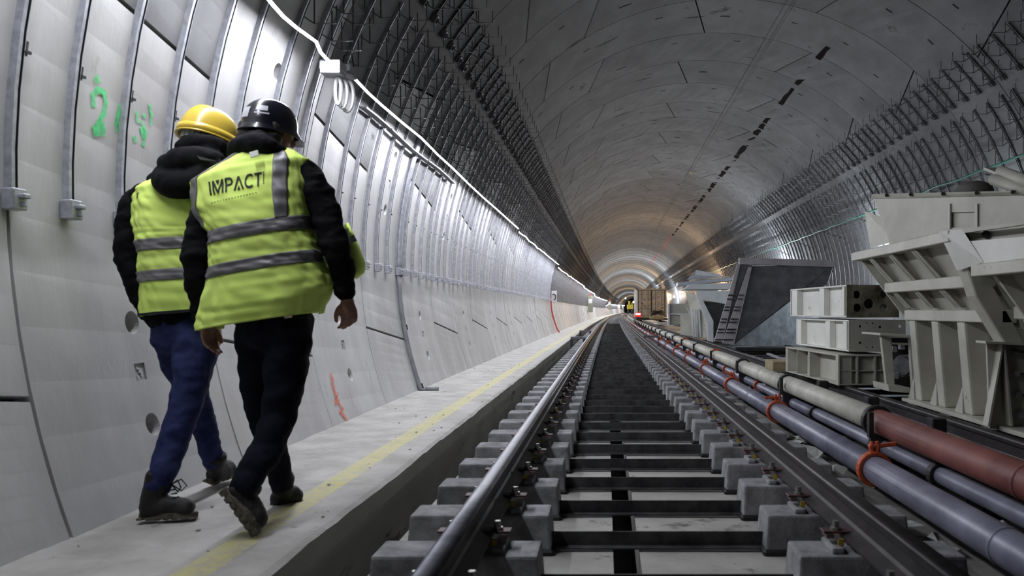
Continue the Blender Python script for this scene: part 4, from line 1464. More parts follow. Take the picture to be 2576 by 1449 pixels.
# drive box with a belt pulley left of the legs
e = empty('drive_box', P(2232, 990, 7.1))
Yd = 7.0
plate([P(2216, 842, Yd), P(2243, 850, Yd), P(2252, 982, Yd), P(2232, 984, Yd)], (0, .05, 0), CR, 'side_plate', e, .004)
plate([P(2214, 838, Yd - .1), P(2296, 843, Yd - .1), P(2296, 850, Yd - .1), P(2214, 844, Yd - .1)], (0, .5, 0), CR, 'top_plate', e, .003)
plate([P(2240, 862, Yd), P(2292, 864, Yd), P(2292, 868, Yd), P(2240, 866, Yd)], (0, .1, 0), CR, 'inner_rail', e)
plate([P(2234, 968, Yd - .06), P(2300, 978, Yd - .06), P(2300, 990, Yd - .06), P(2236, 985, Yd - .06)], (0, .4, 0), CR, 'bottom_plate', e, .003)
plate([P(2288, 850, Yd - .03), P(2298, 850, Yd - .03), P(2306, 980, Yd - .03), P(2296, 980, Yd - .03)], (0, .05, 0), CR, 'right_plate', e, .003)
plate([P(2240, 850, Yd + .35), P(2300, 850, Yd + .35), P(2300, 980, Yd + .35), P(2240, 980, Yd + .35)], (0, .03, 0), M['black'], 'inner_back', e)
mb = MB(); c = P(2284, 920, Yd + .15); mb.tube([c - Vector((.05, .02, 0)), c + Vector((.05, .08, 0))], .10, 20); mb.tube([c + Vector((-.08, -.05, 0)), c + Vector((-.05, -.02, 0))], .085, 20); part(mb, 'belt_pulley', M['galv_dark'], e)
mb = MB()
for u, v in ((2248, 878), (2252, 945), (2268, 872)): mb.box(P(u, v, Yd + .1), (.04, .06, .05))
part(mb, 'bearing_block', M['galv'], e)
tag(e, 'cream drive box with dark pulley between girder stack and hopper legs', 'drive box')

# two tubes and a dark mound on top of the hopper
for k, (a, b) in enumerate((((2518, 432), (2600, 462)), ((2500, 452), (2600, 484)))):
    mb = MB(); p, q = P(*a, 5.5), P(*b, 5.0)
    n = 16
    mb.tube([p, q], .040, n)
    tag(mb.build('steel_tube', CR, smooth=True), ('upper' if k == 0 else 'lower') + ' of two cream tubes resting on top of the hopper machine', 'tube')
mb = MB(); mb.bar(P(2490, 424, 5.65), P(2600, 470, 5.2), .10, .018)
e2 = P(2562, 470, 5.42)
k_ = MB(); k_.box(e2 + Vector((0, 0, -.01)), (.12, .10, .07)); tag(k_.build('packing_block', M['black'], bevel=.006), 'dark block propping the tubes on top of the hopper machine', 'block')
tag(mb.build('flat_bar', CR), 'flat cream bar beside the two tubes on the hopper machine', 'bar')
mb = MB(); mb.sphere(P(2450, 481, 5.75), (.135, .13, .075), 14, 8)
tag(mb.build('dirt_mound', M['ground'], smooth=True), 'brown mound heaped on the hopper top behind its flange', 'mound')


# ------------------------------------------------------------------ work lamps along the right wall
def work_lamp(p, wattage, col, label, size=.10, mk='glass_lamp', vis=True):
    p = Vector(p)
    e = empty('work_lamp', p)
    mb = MB(); mb.sphere(p, (size, size, size), 10, 6); part(mb, 'bulb', M[mk], e, smooth=True)
    mb = MB(); mb.tube([p + Vector((.0, 0, size * .8)), p + Vector((0, 0, size * 1.8))], size * .55, 8); part(mb, 'lamp_socket', M['black'], e)
    L = bpy.data.lights.new('work_lamp_light', 'POINT')
    L.energy = wattage; L.color = col; L.shadow_soft_size = size * 1.2
    o = bpy.data.objects.new('work_lamp_light', L); COL.objects.link(o); o.parent = e; o.location = (-.28, 0, 0)
    tag(e, label, 'lamp')


COOL, WARM = (.85, .93, 1.0), (1.0, .66, .36)
for i, (y, th, wt, wm, lab) in enumerate((
        (11.6, 8, 30, 0, 'work lamp on the right wall hidden behind the hopper machine'),
        (17.4, 8, 130, 0, 'work lamp on the right wall behind the girder stack'),
        (26.8, 6, 420, 0, 'cool work lamp on the right wall behind the grey chute'),
        (42.0, 7, 650, 1, 'warm work lamp on the right wall behind the white machine'),
        (54.0, 7, 260, 1, 'warm work lamp on the right wall beside the container'))):
    work_lamp(tp(th, 4.0, y), wt, WARM if wm else COOL, lab, .07, 'lamp_warm' if wm else 'glass_lamp')
for (u, v, Y, wt, wm, lab) in ((1684, 752, 62, 90, 0, 'leftmost of three glowing lamps right of the container'),
                               (1696, 747, 72, 800, 0, 'middle of three glowing lamps right of the container'),
                               (1713, 743, 66, 160, 1, 'rightmost of three glowing lamps right of the container'),
                               (1594, 760, 128, 500, 0, 'bright lamp far down the track beside the yellow vehicle'),
                               (1573.5, 750.5, 150, 150, 0, 'small lamp high on the left far down the tunnel')):
    work_lamp(P(u, v, Y), wt, WARM if wm else COOL, lab, .085 if Y < 100 else .12, 'lamp_warm' if wm else 'glass_lamp')
for i, (y, wt, wm) in enumerate(((86, 900, 1), (98, 1400, 0), (116, 700, 1), (140, 1000, 1), (175, 1500, 1), (215, 2000, 0), (260, 2000, 1))):
    work_lamp(tp(12, 3.9, y), wt, WARM if wm else COOL, f'distant work lamp on the right wall beyond the container, {ordinal(i + 1)} from there', .08, 'lamp_warm' if wm else 'glass_lamp')

# ------------------------------------------------------------------ people
def organic(name, lofts, voxel, mats, parent, smooth_it=3, fold=0.0, fscale=9.0, stretch=(1, 1, 1), seed=1.0, org_=None):
    """lofts: [(points, radii, n, side)] closed tapered tubes merged into one skin"""
    mb = MB()
    for lf in lofts:
        pts, rad = lf[0], lf[1]
        n = lf[2] if len(lf) > 2 else 16
        side = lf[3] if len(lf) > 3 else (1, 0, 0)
        pts = [Vector(p) for p in pts]
        rad = [r if isinstance(r, (tuple, list)) else (r, r) for r in rad]
        # rounded ends
        def ext(p, q, r, f, g):
            d = (p - q).normalized()
            return p + d * min(r) * f, (r[0] * g, r[1] * g)
        a1, a2 = ext(pts[0], pts[1], rad[0], .35, .8), ext(pts[0], pts[1], rad[0], .55, .35)
        b1, b2 = ext(pts[-1], pts[-2], rad[-1], .35, .8), ext(pts[-1], pts[-2], rad[-1], .55, .35)
        P_ = [a2[0], a1[0]] + pts + [b1[0], b2[0]]
        R_ = [a2[1], a1[1]] + rad + [b1[1], b2[1]]
        # resample smoothly (Catmull-Rom)
        Q, S = [], []
        m = len(P_)
        for i in range(m - 1):
            p0, p1, p2, p3 = P_[max(i - 1, 0)], P_[i], P_[i + 1], P_[min(i + 2, m - 1)]
            for k in range(3):
                t = k / 3
                Q.append(0.5 * ((2 * p1) + (p2 - p0) * t + (2 * p0 - 5 * p1 + 4 * p2 - p3) * t * t + (3 * p1 - p0 - 3 * p2 + p3) * t ** 3))
                S.append(tuple(R_[i][j] * (1 - t) + R_[i + 1][j] * t for j in (0, 1)))
        Q.append(P_[-1]); S.append(R_[-1])
        mb.tube(Q, S, n, side=side)
    ob = mb.build('tmp_org', mats)
    md = ob.modifiers.new('r', 'REMESH'); md.mode = 'VOXEL'; md.voxel_size = voxel
    sm = ob.modifiers.new('s', 'SMOOTH'); sm.factor = .5; sm.iterations = smooth_it
    me = evaluated(ob)
    bpy.data.objects.remove(ob)
    if fold > 0:
        n = len(me.vertices)
        co = np.empty(n * 3); me.vertices.foreach_get('co', co); co = co.reshape(-1, 3)
        no = np.array([tuple(v.normal) for v in me.vertices])
        d = np.array([noise.noise(Vector((c[0] * fscale * stretch[0] + seed, c[1] * fscale * stretch[1], c[2] * fscale * stretch[2]))) +
                      .5 * noise.noise(Vector((c[0] * fscale * 2.3 * stretch[0], c[1] * fscale * 2.3 * stretch[1] + seed, c[2] * fscale * 2.3 * stretch[2]))) for c in co])
        co += no * (d * fold)[:, None]
        me.vertices.foreach_set('co', co.ravel())
        me.update()
    me.polygons.foreach_set('use_smooth', [True] * len(me.polygons))
    me.materials.clear(); me.materials.append(mats)
    me.name = name
    o = Vector(org_) if org_ is not None else org(parent)
    me.transform(Matrix.Translation(-o))
    return put(name, me, parent, Vector(org_) if org_ is not None and parent is None else None)


def hand_lofts(wr, down, back, thumb, sc=1.0, curl=.5):
    """wr: wrist; down: wrist to knuckles; back: out of the back of the hand; thumb: towards the thumb side"""
    wr, down, back, thumb = Vector(wr), Vector(down).normalized(), Vector(back).normalized(), Vector(thumb).normalized()
    out = [([wr - down * .04 * sc, wr + down * .02 * sc, wr + down * .055 * sc, wr + down * .092 * sc],
            [(.026 * sc, .020 * sc), (.031 * sc, .018 * sc), (.040 * sc, .016 * sc), (.039 * sc, .013 * sc)], 14, thumb)]
    for i, (off, ln) in enumerate(((.030, .072), (.010, .080), (-.011, .074), (-.030, .058))):
        b = wr + down * (.088 - .004 * abs(i - 1)) * sc + thumb * off * sc
        c = curl * (1 + .12 * i)
        q = [b - down * .02 * sc, b]
        a = 0.0
        p = b
        for f, da in ((.42, .55), (.32, .8), (.26, .6)):
            a += da * c
            p = p + (down * math.cos(a) - back * math.sin(a)) * ln * f * sc
            q.append(p)
        out.append((q, [.0095 * sc, .0095 * sc, .009 * sc, .0083 * sc, .007 * sc], 10, thumb))
    b = wr + down * .022 * sc + thumb * .026 * sc
    out.append(([b - thumb * .012 * sc, b + thumb * .014 * sc + down * .022 * sc - back * .008 * sc, b + thumb * .022 * sc + down * .052 * sc - back * .02 * sc, b + thumb * .018 * sc + down * .078 * sc - back * .028 * sc],
                [.013 * sc, .0125 * sc, .0105 * sc, .0085 * sc], 10, back))
    return out


def head_lofts(c, fwd, up, sc=1.0):
    """skull, jaw, neck stub, ears, nose; c is the middle of the head"""
    fwd, up = Vector(fwd).normalized(), Vector(up).normalized()
    rt = fwd.cross(up).normalized()
    c = Vector(c)
    o = [([c - up * .01 * sc - fwd * .02 * sc, c + up * .05 * sc - fwd * .012 * sc, c + up * .085 * sc - fwd * .01 * sc], [(.072 * sc, .090 * sc), (.076 * sc, .094 * sc), (.055 * sc, .07 * sc)], 16, rt),
         ([c + up * .02 * sc + fwd * .02 * sc, c - up * .04 * sc + fwd * .028 * sc, c - up * .095 * sc + fwd * .045 * sc], [(.068 * sc, .072 * sc), (.062 * sc, .062 * sc), (.042 * sc, .04 * sc)], 16, rt),
         ([c - up * .05 * sc - fwd * .02 * sc, c - up * .12 * sc - fwd * .035 * sc, c - up * .19 * sc - fwd * .055 * sc], [.056 * sc, .054 * sc, .062 * sc], 14, rt),
         ([c + up * .018 * sc + fwd * .085 * sc, c - up * .012 * sc + fwd * .106 * sc, c - up * .022 * sc + fwd * .098 * sc], [.010 * sc, .014 * sc, .016 * sc], 8, rt)]
    for s_ in (-1, 1):
        e_ = c + rt * s_ * .074 * sc - up * .012 * sc - fwd * .012 * sc
        o.append(([e_ + up * .026 * sc, e_ + rt * s_ * .008 * sc, e_ - up * .026 * sc + fwd * .006 * sc], [(.011 * sc, .016 * sc), (.012 * sc, .019 * sc), (.009 * sc, .011 * sc)], 10, rt))
        o.append(([c + rt * s_ * .034 * sc + up * .028 * sc + fwd * .076 * sc, c + rt * s_ * .02 * sc + up * .03 * sc + fwd * .086 * sc], [.012 * sc, .011 * sc], 8, up))
        # lips
    o.append(([c - up * .058 * sc + fwd * .083 * sc - rt * .02 * sc, c - up * .057 * sc + fwd * .094 * sc, c - up * .058 * sc + fwd * .083 * sc + rt * .02 * sc], [.008 * sc, .010 * sc, .008 * sc], 8, up))
    return o


def face_bits(c, fwd, up, e, sc=1.0):
    fwd, up = Vector(fwd).normalized(), Vector(up).normalized()
    rt = fwd.cross(up).normalized()
    for s_ in (-1, 1):
        mb = MB(); mb.sphere(Vector(c) + rt * s_ * .030 * sc + up * .008 * sc + fwd * .079 * sc, .012 * sc, 10, 6)
        o = part(mb, 'eye', M['white'], e, smooth=True)
        mb = MB(); mb.sphere(Vector(c) + rt * s_ * .030 * sc + up * .008 * sc + fwd * .0865 * sc, .0062 * sc, 8, 5); part(mb, 'iris', M['hair'], o)


def helmet(c, fwd, up, shell, e, sc=1.0, peak=.055, a=.112, b=.136, h=.135, ridge=True, name='hard_hat'):
    """dome on an oval rim with a peak at the front"""
    fwd, up = Vector(fwd).normalized(), Vector(up).normalized()
    rt = fwd.cross(up).normalized(); fwd = up.cross(rt)
    c = Vector(c)
    a, b, h = a * sc, b * sc, h * sc
    nu, nv = 40, 12
    vs, fs = [], []
    for j in range(nv + 1):
        p = math.pi / 2 * j / nv
        for i in range(nu):
            t = 2 * math.pi * i / nu
            ce, se = math.cos(p) ** .85, math.sin(p) ** .9
            x, y, z = a * ce * math.cos(t), b * ce * math.sin(t), h * se
            if ridge: z += .010 * math.exp(-(x / .016) ** 2) * se
            vs.append(c + rt * x + fwd * y + up * z)
    top = len(vs)
    for j in range(nv):
        for i in range(nu):
            i2 = (i + 1) % nu
            fs.append((j * nu + i, j * nu + i2, (j + 1) * nu + i2, (j + 1) * nu + i))
    # skirt and brim ring
    for dz, out_ in ((-.018, 1.03), (-.024, 1.09), (-.030, 1.09), (-.028, .98)):
        b0 = len(vs)
        for i in range(nu):
            t = 2 * math.pi * i / nu
            x, y = a * out_ * math.cos(t), b * out_ * math.sin(t)
            f = max(0, math.sin(t)) ** 3
            ex = peak * f if out_ > 1.0 else 0
            vs.append(c + rt * x + fwd * (y + ex) + up * (dz - (.02 * f if out_ > 1.0 else 0)))
    for r in range(4):
        p = 0 if r == 0 else top + (r - 1) * nu
        q = top + r * nu
        for i in range(nu):
            i2 = (i + 1) % nu
            fs.append((p + i2, p + i, q + i, q + i2))
    mb = MB(); mb.add(vs, fs)
    hh = part(mb, name, shell, e, smooth=True)
    md = hh.modifiers.new('t', 'SOLIDIFY'); md.thickness = .003; md.offset = -1
    return hh, rt, fwd, up


def surf(rings, t):
    i = max(0, min(len(rings) - 2, int(math.floor(t))))
    f = t - i
    A, B = rings[i], rings[i + 1]
    return tuple(A[k] * (1 - f) + B[k] * f for k in range(3))


def vest_point(rings, t, phi, off=0.0, p=2.6):
    """rings: (L, R, depth): the vest's left and right ends and half depth; phi in radians, 90 deg = middle of the back"""
    L, R_, b = surf(rings, t)
    c = (L + R_) / 2
    a = (R_ - L) / 2
    co, si = math.cos(phi), math.sin(phi)
    x = math.copysign(abs(co) ** (2 / p), co)
    y = math.copysign(abs(si) ** (2 / p), si)
    wob = .006 * noise.noise(Vector((phi * 6.0 + t * 1.7, t * 2.1 - phi, a.length * 5))) + .007 * noise.noise(Vector((phi * 2.2, t * .9, a.length * 9))) + .010 * max(0, t - 4) / 4 * noise.noise(Vector((phi * 3.1, t * .5, 3))) + .006 * noise.noise(Vector((phi * 1.2 + t * 1.3, t * 3.1, 8)))
    k = 1 + (off + wob) / max(.1, a.length)
    return c + a * x * k + Vector((0, -(b + off + wob) * y, 0))


def vest_sheet(rings, t0, t1, p0, p1, nt, np_, off=0.0, tf=None):
    vs, fs = [], []
    for i in range(nt + 1):
        for j in range(np_ + 1):
            f = j / np_
            ph = p0 + (p1 - p0) * f
            t = t0 + (t1 - t0) * i / nt
            if tf: t, ph = tf(i / nt, f)
            vs.append(vest_point(rings, t, ph, off))
    m = np_ + 1
    for i in range(nt):
        for j in range(np_):
            fs.append((i * m + j, i * m + j + 1, (i + 1) * m + j + 1, (i + 1) * m + j))
    mb = MB(); mb.add(vs, fs)
    return mb


def phi_of(x, p=2.6):
    """phi on the back whose across-position is x (-1 left .. 1 right)"""
    co = math.copysign(abs(x) ** (p / 2), x)
    return math.acos(max(-1, min(1, co)))


def solid(o, th, off=1):
    md = o.modifiers.new('t', 'SOLIDIFY'); md.thickness = th; md.offset = off
    return o


def boot(e, heel, toe, ank, name='work_boot', sc=1.0, side=None, laces=False):
    """heel/toe: sole ends on the ground line, ank: ankle centre"""
    heel, toe, ank = Vector(heel), Vector(toe), Vector(ank)
    f = (toe - heel).normalized()
    n = (ank - heel); n = (n - f * n.dot(f)).normalized()
    ln = (toe - heel).length
    sd = f.cross(n).normalized()
    o = organic(name, [
        ([heel + f * .030 + n * .045, heel + f * ln * .45 + n * .048, heel + f * ln * .72 + n * .042, toe - f * .045 + n * .036], [(.042, .046), (.045, .050), (.052, .046), (.049, .038)], 16, sd),
        ([heel + f * .045 + n * .04, heel + f * .055 + n * .085, ank, ank + (ank - heel - f * .05).normalized() * .05], [(.040, .046), (.043, .05), (.047, .052), (.05, .053)], 16, sd)],
        .006, M['leather'], e, 2, fold=.004, fscale=22)
    # lugged sole
    out = []
    for k in range(18):
        t = k / 18 * 2 * math.pi
        x = ln * .495 + ln * .485 * math.cos(t)
        wd = .046 + .010 * math.cos(t - .3) - .012 * math.exp(-((x - ln * .38) / .05) ** 2)
        out.append(heel + f * x + sd * wd * math.sin(t))
    mb = MB(); mb.prism(out, n * .026)
    for k in range(7):
        x = ln * (.06 + .14 * k)
        wd = .070 if k not in (2,) else .05
        mb.box(heel + f * x + n * .001, (.024, wd, .010), Matrix((f, sd, n)).transposed())
    s_ = part(mb, 'boot_sole', M['sole'], e, bevel=.003)
    s_.parent = o
    if laces:
        mb = MB()
        for k in range(5):
            p = ank + f * (.040 + .010 * (4 - k)) + n * (-.045 + .016 * k)
            mb.tube([p - sd * .03, p + f * .012, p + sd * .03], .003, 5)
        p = ank + f * .058 + n * .01
        for s2 in (-1, 1):
            mb.tube([p, p + sd * s2 * .03 + f * .03 + n * .02, p + sd * s2 * .05 + f * .05 - n * .01, p + sd * s2 * .03 + f * .035 - n * .03, p], .003, 5)
        l_ = part(mb, 'bootlace', M['jacket_grey'], e); l_.parent = o
    return o


def shrink(lofts, k):
    return [(lf[0], [tuple(x * k for x in r) if isinstance(r, (tuple, list)) else r * k for r in lf[1]]) + tuple(lf[2:]) for lf in lofts]


X = (1, 0, 0)
# ---------- the man in front (dark helmet)
Y0 = 3.5
def Q(u, v, d=0.0): return P(u, v, Y0 + d)


root2 = Q(690, 1300, .0); root2.z = -.185
hc = Q(683, 338, .14)
hf = Vector((.66, .74, -.16)); hu = Vector((.12, .16, 1))
torso = ([Q(690, 800, 0), Q(688, 700, .0), Q(672, 600, .0), Q(655, 510, .02), Q(650, 445, .05), Q(660, 400, .09)],
         [(.150, .115), (.155, .115), (.168, .12), (.182, .125), (.165, .105), (.09, .085)], 20, X)
arm_r = ([Q(742, 425, .05), Q(775, 455, .04), Q(822, 545, .02), Q(848, 622, .0), Q(862, 685, .02), Q(872, 742, .04)], [.075, .076, .066, .062, .052, .045], 16, X)
arm_l = ([Q(560, 460, .04), Q(538, 500, .03), Q(508, 580, -.0), Q(497, 655, -.03), Q(503, 730, -.01), Q(515, 800, .03)], [.075, .074, .066, .066, .058, .046], 16, X)
leg_r = ([Q(728, 800, -.01), Q(724, 870, -.01), Q(716, 960, -.03), Q(700, 1050, -.05), Q(672, 1120, -.13), Q(640, 1180, -.20), Q(612, 1232, -.26)],
         [(.098, .115), (.098, .11), (.088, .095), (.074, .08), (.068, .072), (.060, .064), (.056, .058)], 18, X)
leg_l = ([Q(652, 800, .0), Q(650, 870, .03), Q(652, 950, .07), Q(660, 1035, .10), Q(682, 1110, .14), Q(702, 1180, .20), Q(709, 1218, .24)],
         [(.095, .11), (.093, .105), (.082, .088), (.068, .072), (.066, .068), (.058, .06), (.055, .056)], 18, X)
hand_r = hand_lofts(Q(873, 752, .05), (.10, .10, -1), (.75, -.65, .1), (-.75, -.45, -.05), .98, .75)
hand_l = hand_lofts(Q(518, 810, .03), (.16, .06, -1), (-.8, .5, -.1), (.35, .85, .0), .98, .45)
body = organic('person', shrink([torso, arm_r, arm_l, leg_r, leg_l], .78) + head_lofts(hc, hf, hu) + hand_r + hand_l,
               .0055, M['skin'], None, 2, org_=root2)
tag(body, 'man in dark helmet and printed yellow-green vest walking away, nearest the track', 'person')
p2 = body
face_bits(hc, hf, hu, p2)
organic('hair', [([hc + Vector((-.05, -.06, .03)), hc + Vector((-.055, -.07, -.02)), hc + Vector((-.05, -.07, -.07))], [(.07, .045), (.072, .045), (.055, .04)], 14, X),
                 ([hc + Vector((.03, -.06, .03)), hc + Vector((.03, -.065, -.02)), hc + Vector((.02, -.065, -.06))], [(.05, .045), (.05, .045), (.045, .04)], 14, X)], .008, M['hair'], p2, 3, fold=.004, fscale=40)
organic('trousers', [leg_r, leg_l, ([Q(692, 790, 0), Q(690, 850, .0)], [(.158, .13), (.150, .125)], 18, X)], .009, M['jeans_black'], p2, 3, fold=.011, fscale=9, stretch=(1, 1, 1.5), seed=3)
organic('jacket', [torso, arm_r, arm_l, ([Q(688, 770, 0), Q(690, 806, 0)], [(.165, .132), (.160, .13)], 20, X)], .009, M['jacket'], p2, 3, fold=.013, fscale=10, stretch=(1, 1, 1.8), seed=7)
organic('hood_collar', [([Q(590, 392, .10), Q(600, 370, .02), Q(650, 360, -.045), Q(694, 378, -.02), Q(724, 398, .06)], [.035, .042, .048, .036, .026], 14, (0, 0, 1)),
                        ([Q(612, 352, .05), Q(650, 350, .0), Q(688, 366, .02)], [.03, .042, .03], 14, (0, 0, 1))], .008, M['jacket'], p2, 3, fold=.004, fscale=18)
mb = MB(); mb.prism([Q(628, 384, -.115), Q(650, 378, -.115), Q(653, 392, -.125), Q(632, 398, -.125)], (0, -.008, 0)); part(mb, 'collar_tab', M['label_grey'], p2, bevel=.002)
mb = MB()
for a in (0,): mb.prism([Q(716, 795, -.145), Q(735, 793, -.145), Q(735, 799, -.145), Q(716, 801, -.145)], (0, -.003, 0))
part(mb, 'belt_patch', M['wood'], p2)
hcen = hc + hu.normalized() * .022 - hf.normalized() * .014
hh, hr, hf2, hu2 = helmet(hcen, hf + Vector((0, 0, .02)), hu + Vector((-.06, -.12, 0)), M['helmet_black'], p2, 1.0, .03, .109, .125, .132, ridge=False)
def sticker(a0, a1, e0, e1, nm):
    vs, fs = [], []
    n = 5
    for i in range(n + 1):
        for j in range(n + 1):
            t = R(a0 + (a1 - a0) * i / n); p_ = R(e0 + (e1 - e0) * j / n)
            ce, se = math.cos(p_) ** .85, math.sin(p_) ** .9
            vs.append(hcen + hr * (.1105 * ce * math.cos(t)) + hf2 * (.1265 * ce * math.sin(t)) + hu2 * (.1335 * se))
    fs = [(i * (n + 1) + j, i * (n + 1) + j + 1, (i + 1) * (n + 1) + j + 1, (i + 1) * (n + 1) + j) for i in range(n) for j in range(n)]
    mb = MB(); mb.add(vs, fs); o = part(mb, nm, M['sticker'], p2, smooth=True); o.parent = hh


sticker(-97, -70, 8, 30, 'helmet_sticker'); sticker(-54, -28, 22, 34, 'helmet_sticker'); sticker(-56, -24, 15, 18, 'helmet_sticker')
# vest
def ring(l, r, b, d=0.0): return (Q(l[0], l[1], d), Q(r[0], r[1], d), b)


VR = [ring((600, 392), (735, 378), .075, .05), ring((488, 464), (776, 402), .128, .035), ring((500, 535), (778, 474), .145, .015), ring((541, 590), (781, 546), .15, .0),
      ring((542, 622), (787, 580), .152), ring((537, 678), (806, 630), .156), ring((533, 708), (813, 660), .158), ring((512, 782), (836, 716), .165), ring((508, 832), (806, 786), .160)]
v2 = solid(part(vest_sheet(VR, 0, 8, R(-40), R(220), 100, 144), 'safety_vest', M['hivis'], p2, smooth=True), .004)
BK0, BK1 = R(-20), R(200)
for a, b in ((3.0, 4.0), (5.0, 6.0)):
    o = solid(part(vest_sheet(VR, a, b, BK0, BK1, 8, 122, .007), 'reflective_band', M['reflective'], p2, smooth=True), .0015); o.parent = v2
for xa, xb, xc, xd in ((.58, .80, .52, .74), (-.83, -.62, -.985, -.90)):
    o = solid(part(vest_sheet(VR, .0, 3.05, 0, 0, 40, 8, .0075, lambda f, g, xa=xa, xb=xb, xc=xc, xd=xd: (.02 + 3.03 * f, phi_of((xa + (xb - xa) * g) * (1 - f) + (xc + (xd - xc) * g) * f))), 'shoulder_band', M['reflective'], p2, smooth=True), .0015)
    o.parent = v2
# blown front flaps of the open vest
mb = MB()
fl = [(874, 560), (888, 588), (906, 630), (918, 664), (916, 684), (898, 700), (884, 690)]
inn = [(850, 570), (850, 600), (852, 635), (856, 665), (860, 680), (866, 690), (870, 690)]
vs = []
for (a, b), (c, d) in zip(fl, inn): vs += [Q(a, b, .16), Q((a + c) / 2 + 6, (b + d) / 2, .10), Q(c, d, .14)]
mb.add(vs, [(3 * i + j, 3 * i + j + 1, 3 * i + j + 4, 3 * i + j + 3) for i in range(6) for j in range(2)])
o = solid(part(mb, 'vest_front_flap', M['hivis'], p2, smooth=True), .004); o.parent = v2
mb = MB()
vs = []
for (a, b), (c, d) in zip(((877, 571), (898, 606)), ((852, 582), (852, 620))): vs += [Q(a, b, .155), Q((a + c) / 2 + 7, (b + d) / 2, .09), Q(c, d, .135)]
mb.add(vs, [(0, 1, 4, 3), (1, 2, 5, 4)]); o = solid(part(mb, 'flap_band', M['reflective'], p2), .002); o.parent = v2
mb = MB(); vs = []
for (a, b), (c, d) in zip(((535, 690), (522, 730), (508, 770), (497, 800), (518, 812)), ((560, 690), (556, 735), (552, 775), (550, 805), (553, 822))): vs += [Q(a, b, .05), Q(c, d, -.13)]
mb.add(vs, [(2 * i, 2 * i + 1, 2 * i + 3, 2 * i + 2) for i in range(4)]); o = solid(part(mb, 'vest_side_flap', M['hivis'], p2, smooth=True), .004); o.parent = v2


def print_on(rings, glyphs, parent, vest, x0, x1, t_at, h, m, name, off=.006):
    """glyphs: list of (advance, polygons in 0..1 boxes); laid along x0..x1 on the back"""
    tot = sum(g[0] for g in glyphs)
    mb = MB()
    pos = 0
    for adv, polys in glyphs:
        for pl in polys:
            # cut each convex polygon into strips so that it follows the cloth
            vs = []
            for (gx, gy) in pl:
                f = (pos + gx) / tot
                x = x0 + (x1 - x0) * f
                t = t_at(f) + h * (1 - gy)
                vs.append(vest_point(rings, t, phi_of(x), off))
            mb.add(vs, [tuple(range(len(vs)))])
        pos += adv
    o = solid(part(mb, name, m, parent), .001); o.parent = vest
    return o


def stroke(x0, y0, x1, y1, w_, n=3):
    dx, dy = x1 - x0, y1 - y0
    l = math.hypot(dx, dy); nx, ny = -dy / l * w_ / 2, dx / l * w_ / 2
    out = []
    for i in range(n):
        a, b = i / n, (i + 1) / n
        out.append([(x0 + dx * a + nx, y0 + dy * a + ny), (x0 + dx * b + nx, y0 + dy * b + ny), (x0 + dx * b - nx, y0 + dy * b - ny), (x0 + dx * a - nx, y0 + dy * a - ny)])
    return out


def arc(cx, cy, rx, ry, a0, a1, w_, n=12):
    pts = [(cx + rx * math.cos(R(a0 + (a1 - a0) * i / n)), cy + ry * math.sin(R(a0 + (a1 - a0) * i / n))) for i in range(n + 1)]
    out = []
    for p, q in zip(pts, pts[1:]): out += stroke(*p, *q, w_, 1)
    return out


W_ = .15
G_I = (.34, stroke(.14, 0, .14, 1, W_))
G_M = (1.12, stroke(.12, 0, .12, 1, W_) + stroke(.12, 1, .52, .05, W_) + stroke(.52, .05, .95, 1, W_) + stroke(.95, 0, .95, 1, W_) + [[(.36, 1), (.68, 1), (.52, .62)]])
G_P = (.78, stroke(.12, 0, .12, 1, W_) + arc(.38, .74, .26, .24, 90, -90, W_) + stroke(.12, .98, .38, .98, .13) + stroke(.12, .50, .38, .50, .13))
G_A = (.98, stroke(.06, 0, .46, 1, W_) + stroke(.46, 1, .88, 0, W_) + [[(.32, 0), (.62, 0), (.47, .34)]])
G_C = (.88, arc(.5, .5, .40, .47, 50, 310, W_, 16))
G_T = (.72, stroke(.04, .94, .68, .94, .13) + stroke(.36, 0, .36, 1, W_))
print_on(VR, [G_I, G_M, G_P, G_A, G_C, G_T], p2, v2, -.50, .40, lambda f: 1.30 + .06 * f, .46, M['print_black'], 'vest_lettering')
rr = random.Random(2)
small = []
for i in range(16): small += stroke(.1 + i * .9 / 1, .3, .5 + i * .9, .35, .35, 1)
print_on(VR, [(15.0, [[(x, y) for x, y in p] for p in small])], p2, v2, -.48, .36, lambda f: 1.98, .07, spray_material('faint_print', (.12, .2, .05)), 'vest_small_print')
side = []
for i in range(7): side += stroke(.5, i / 7 + .02, .5, i / 7 + .1, .5, 1)
print_on(VR, [(1.0, side)], p2, v2, .405, .435, lambda f: 1.34, .44, M['print_black'], 'vest_side_print')
# boots: trailing right boot on its toe, leading left boot flat
boot(p2, Q(556, 1232, -.30), Q(646, 1352, -.29), Q(606, 1236, -.255))
boot(p2, Q(676, 1280, .27), Q(757, 1258, .40), Q(710, 1222, .26))

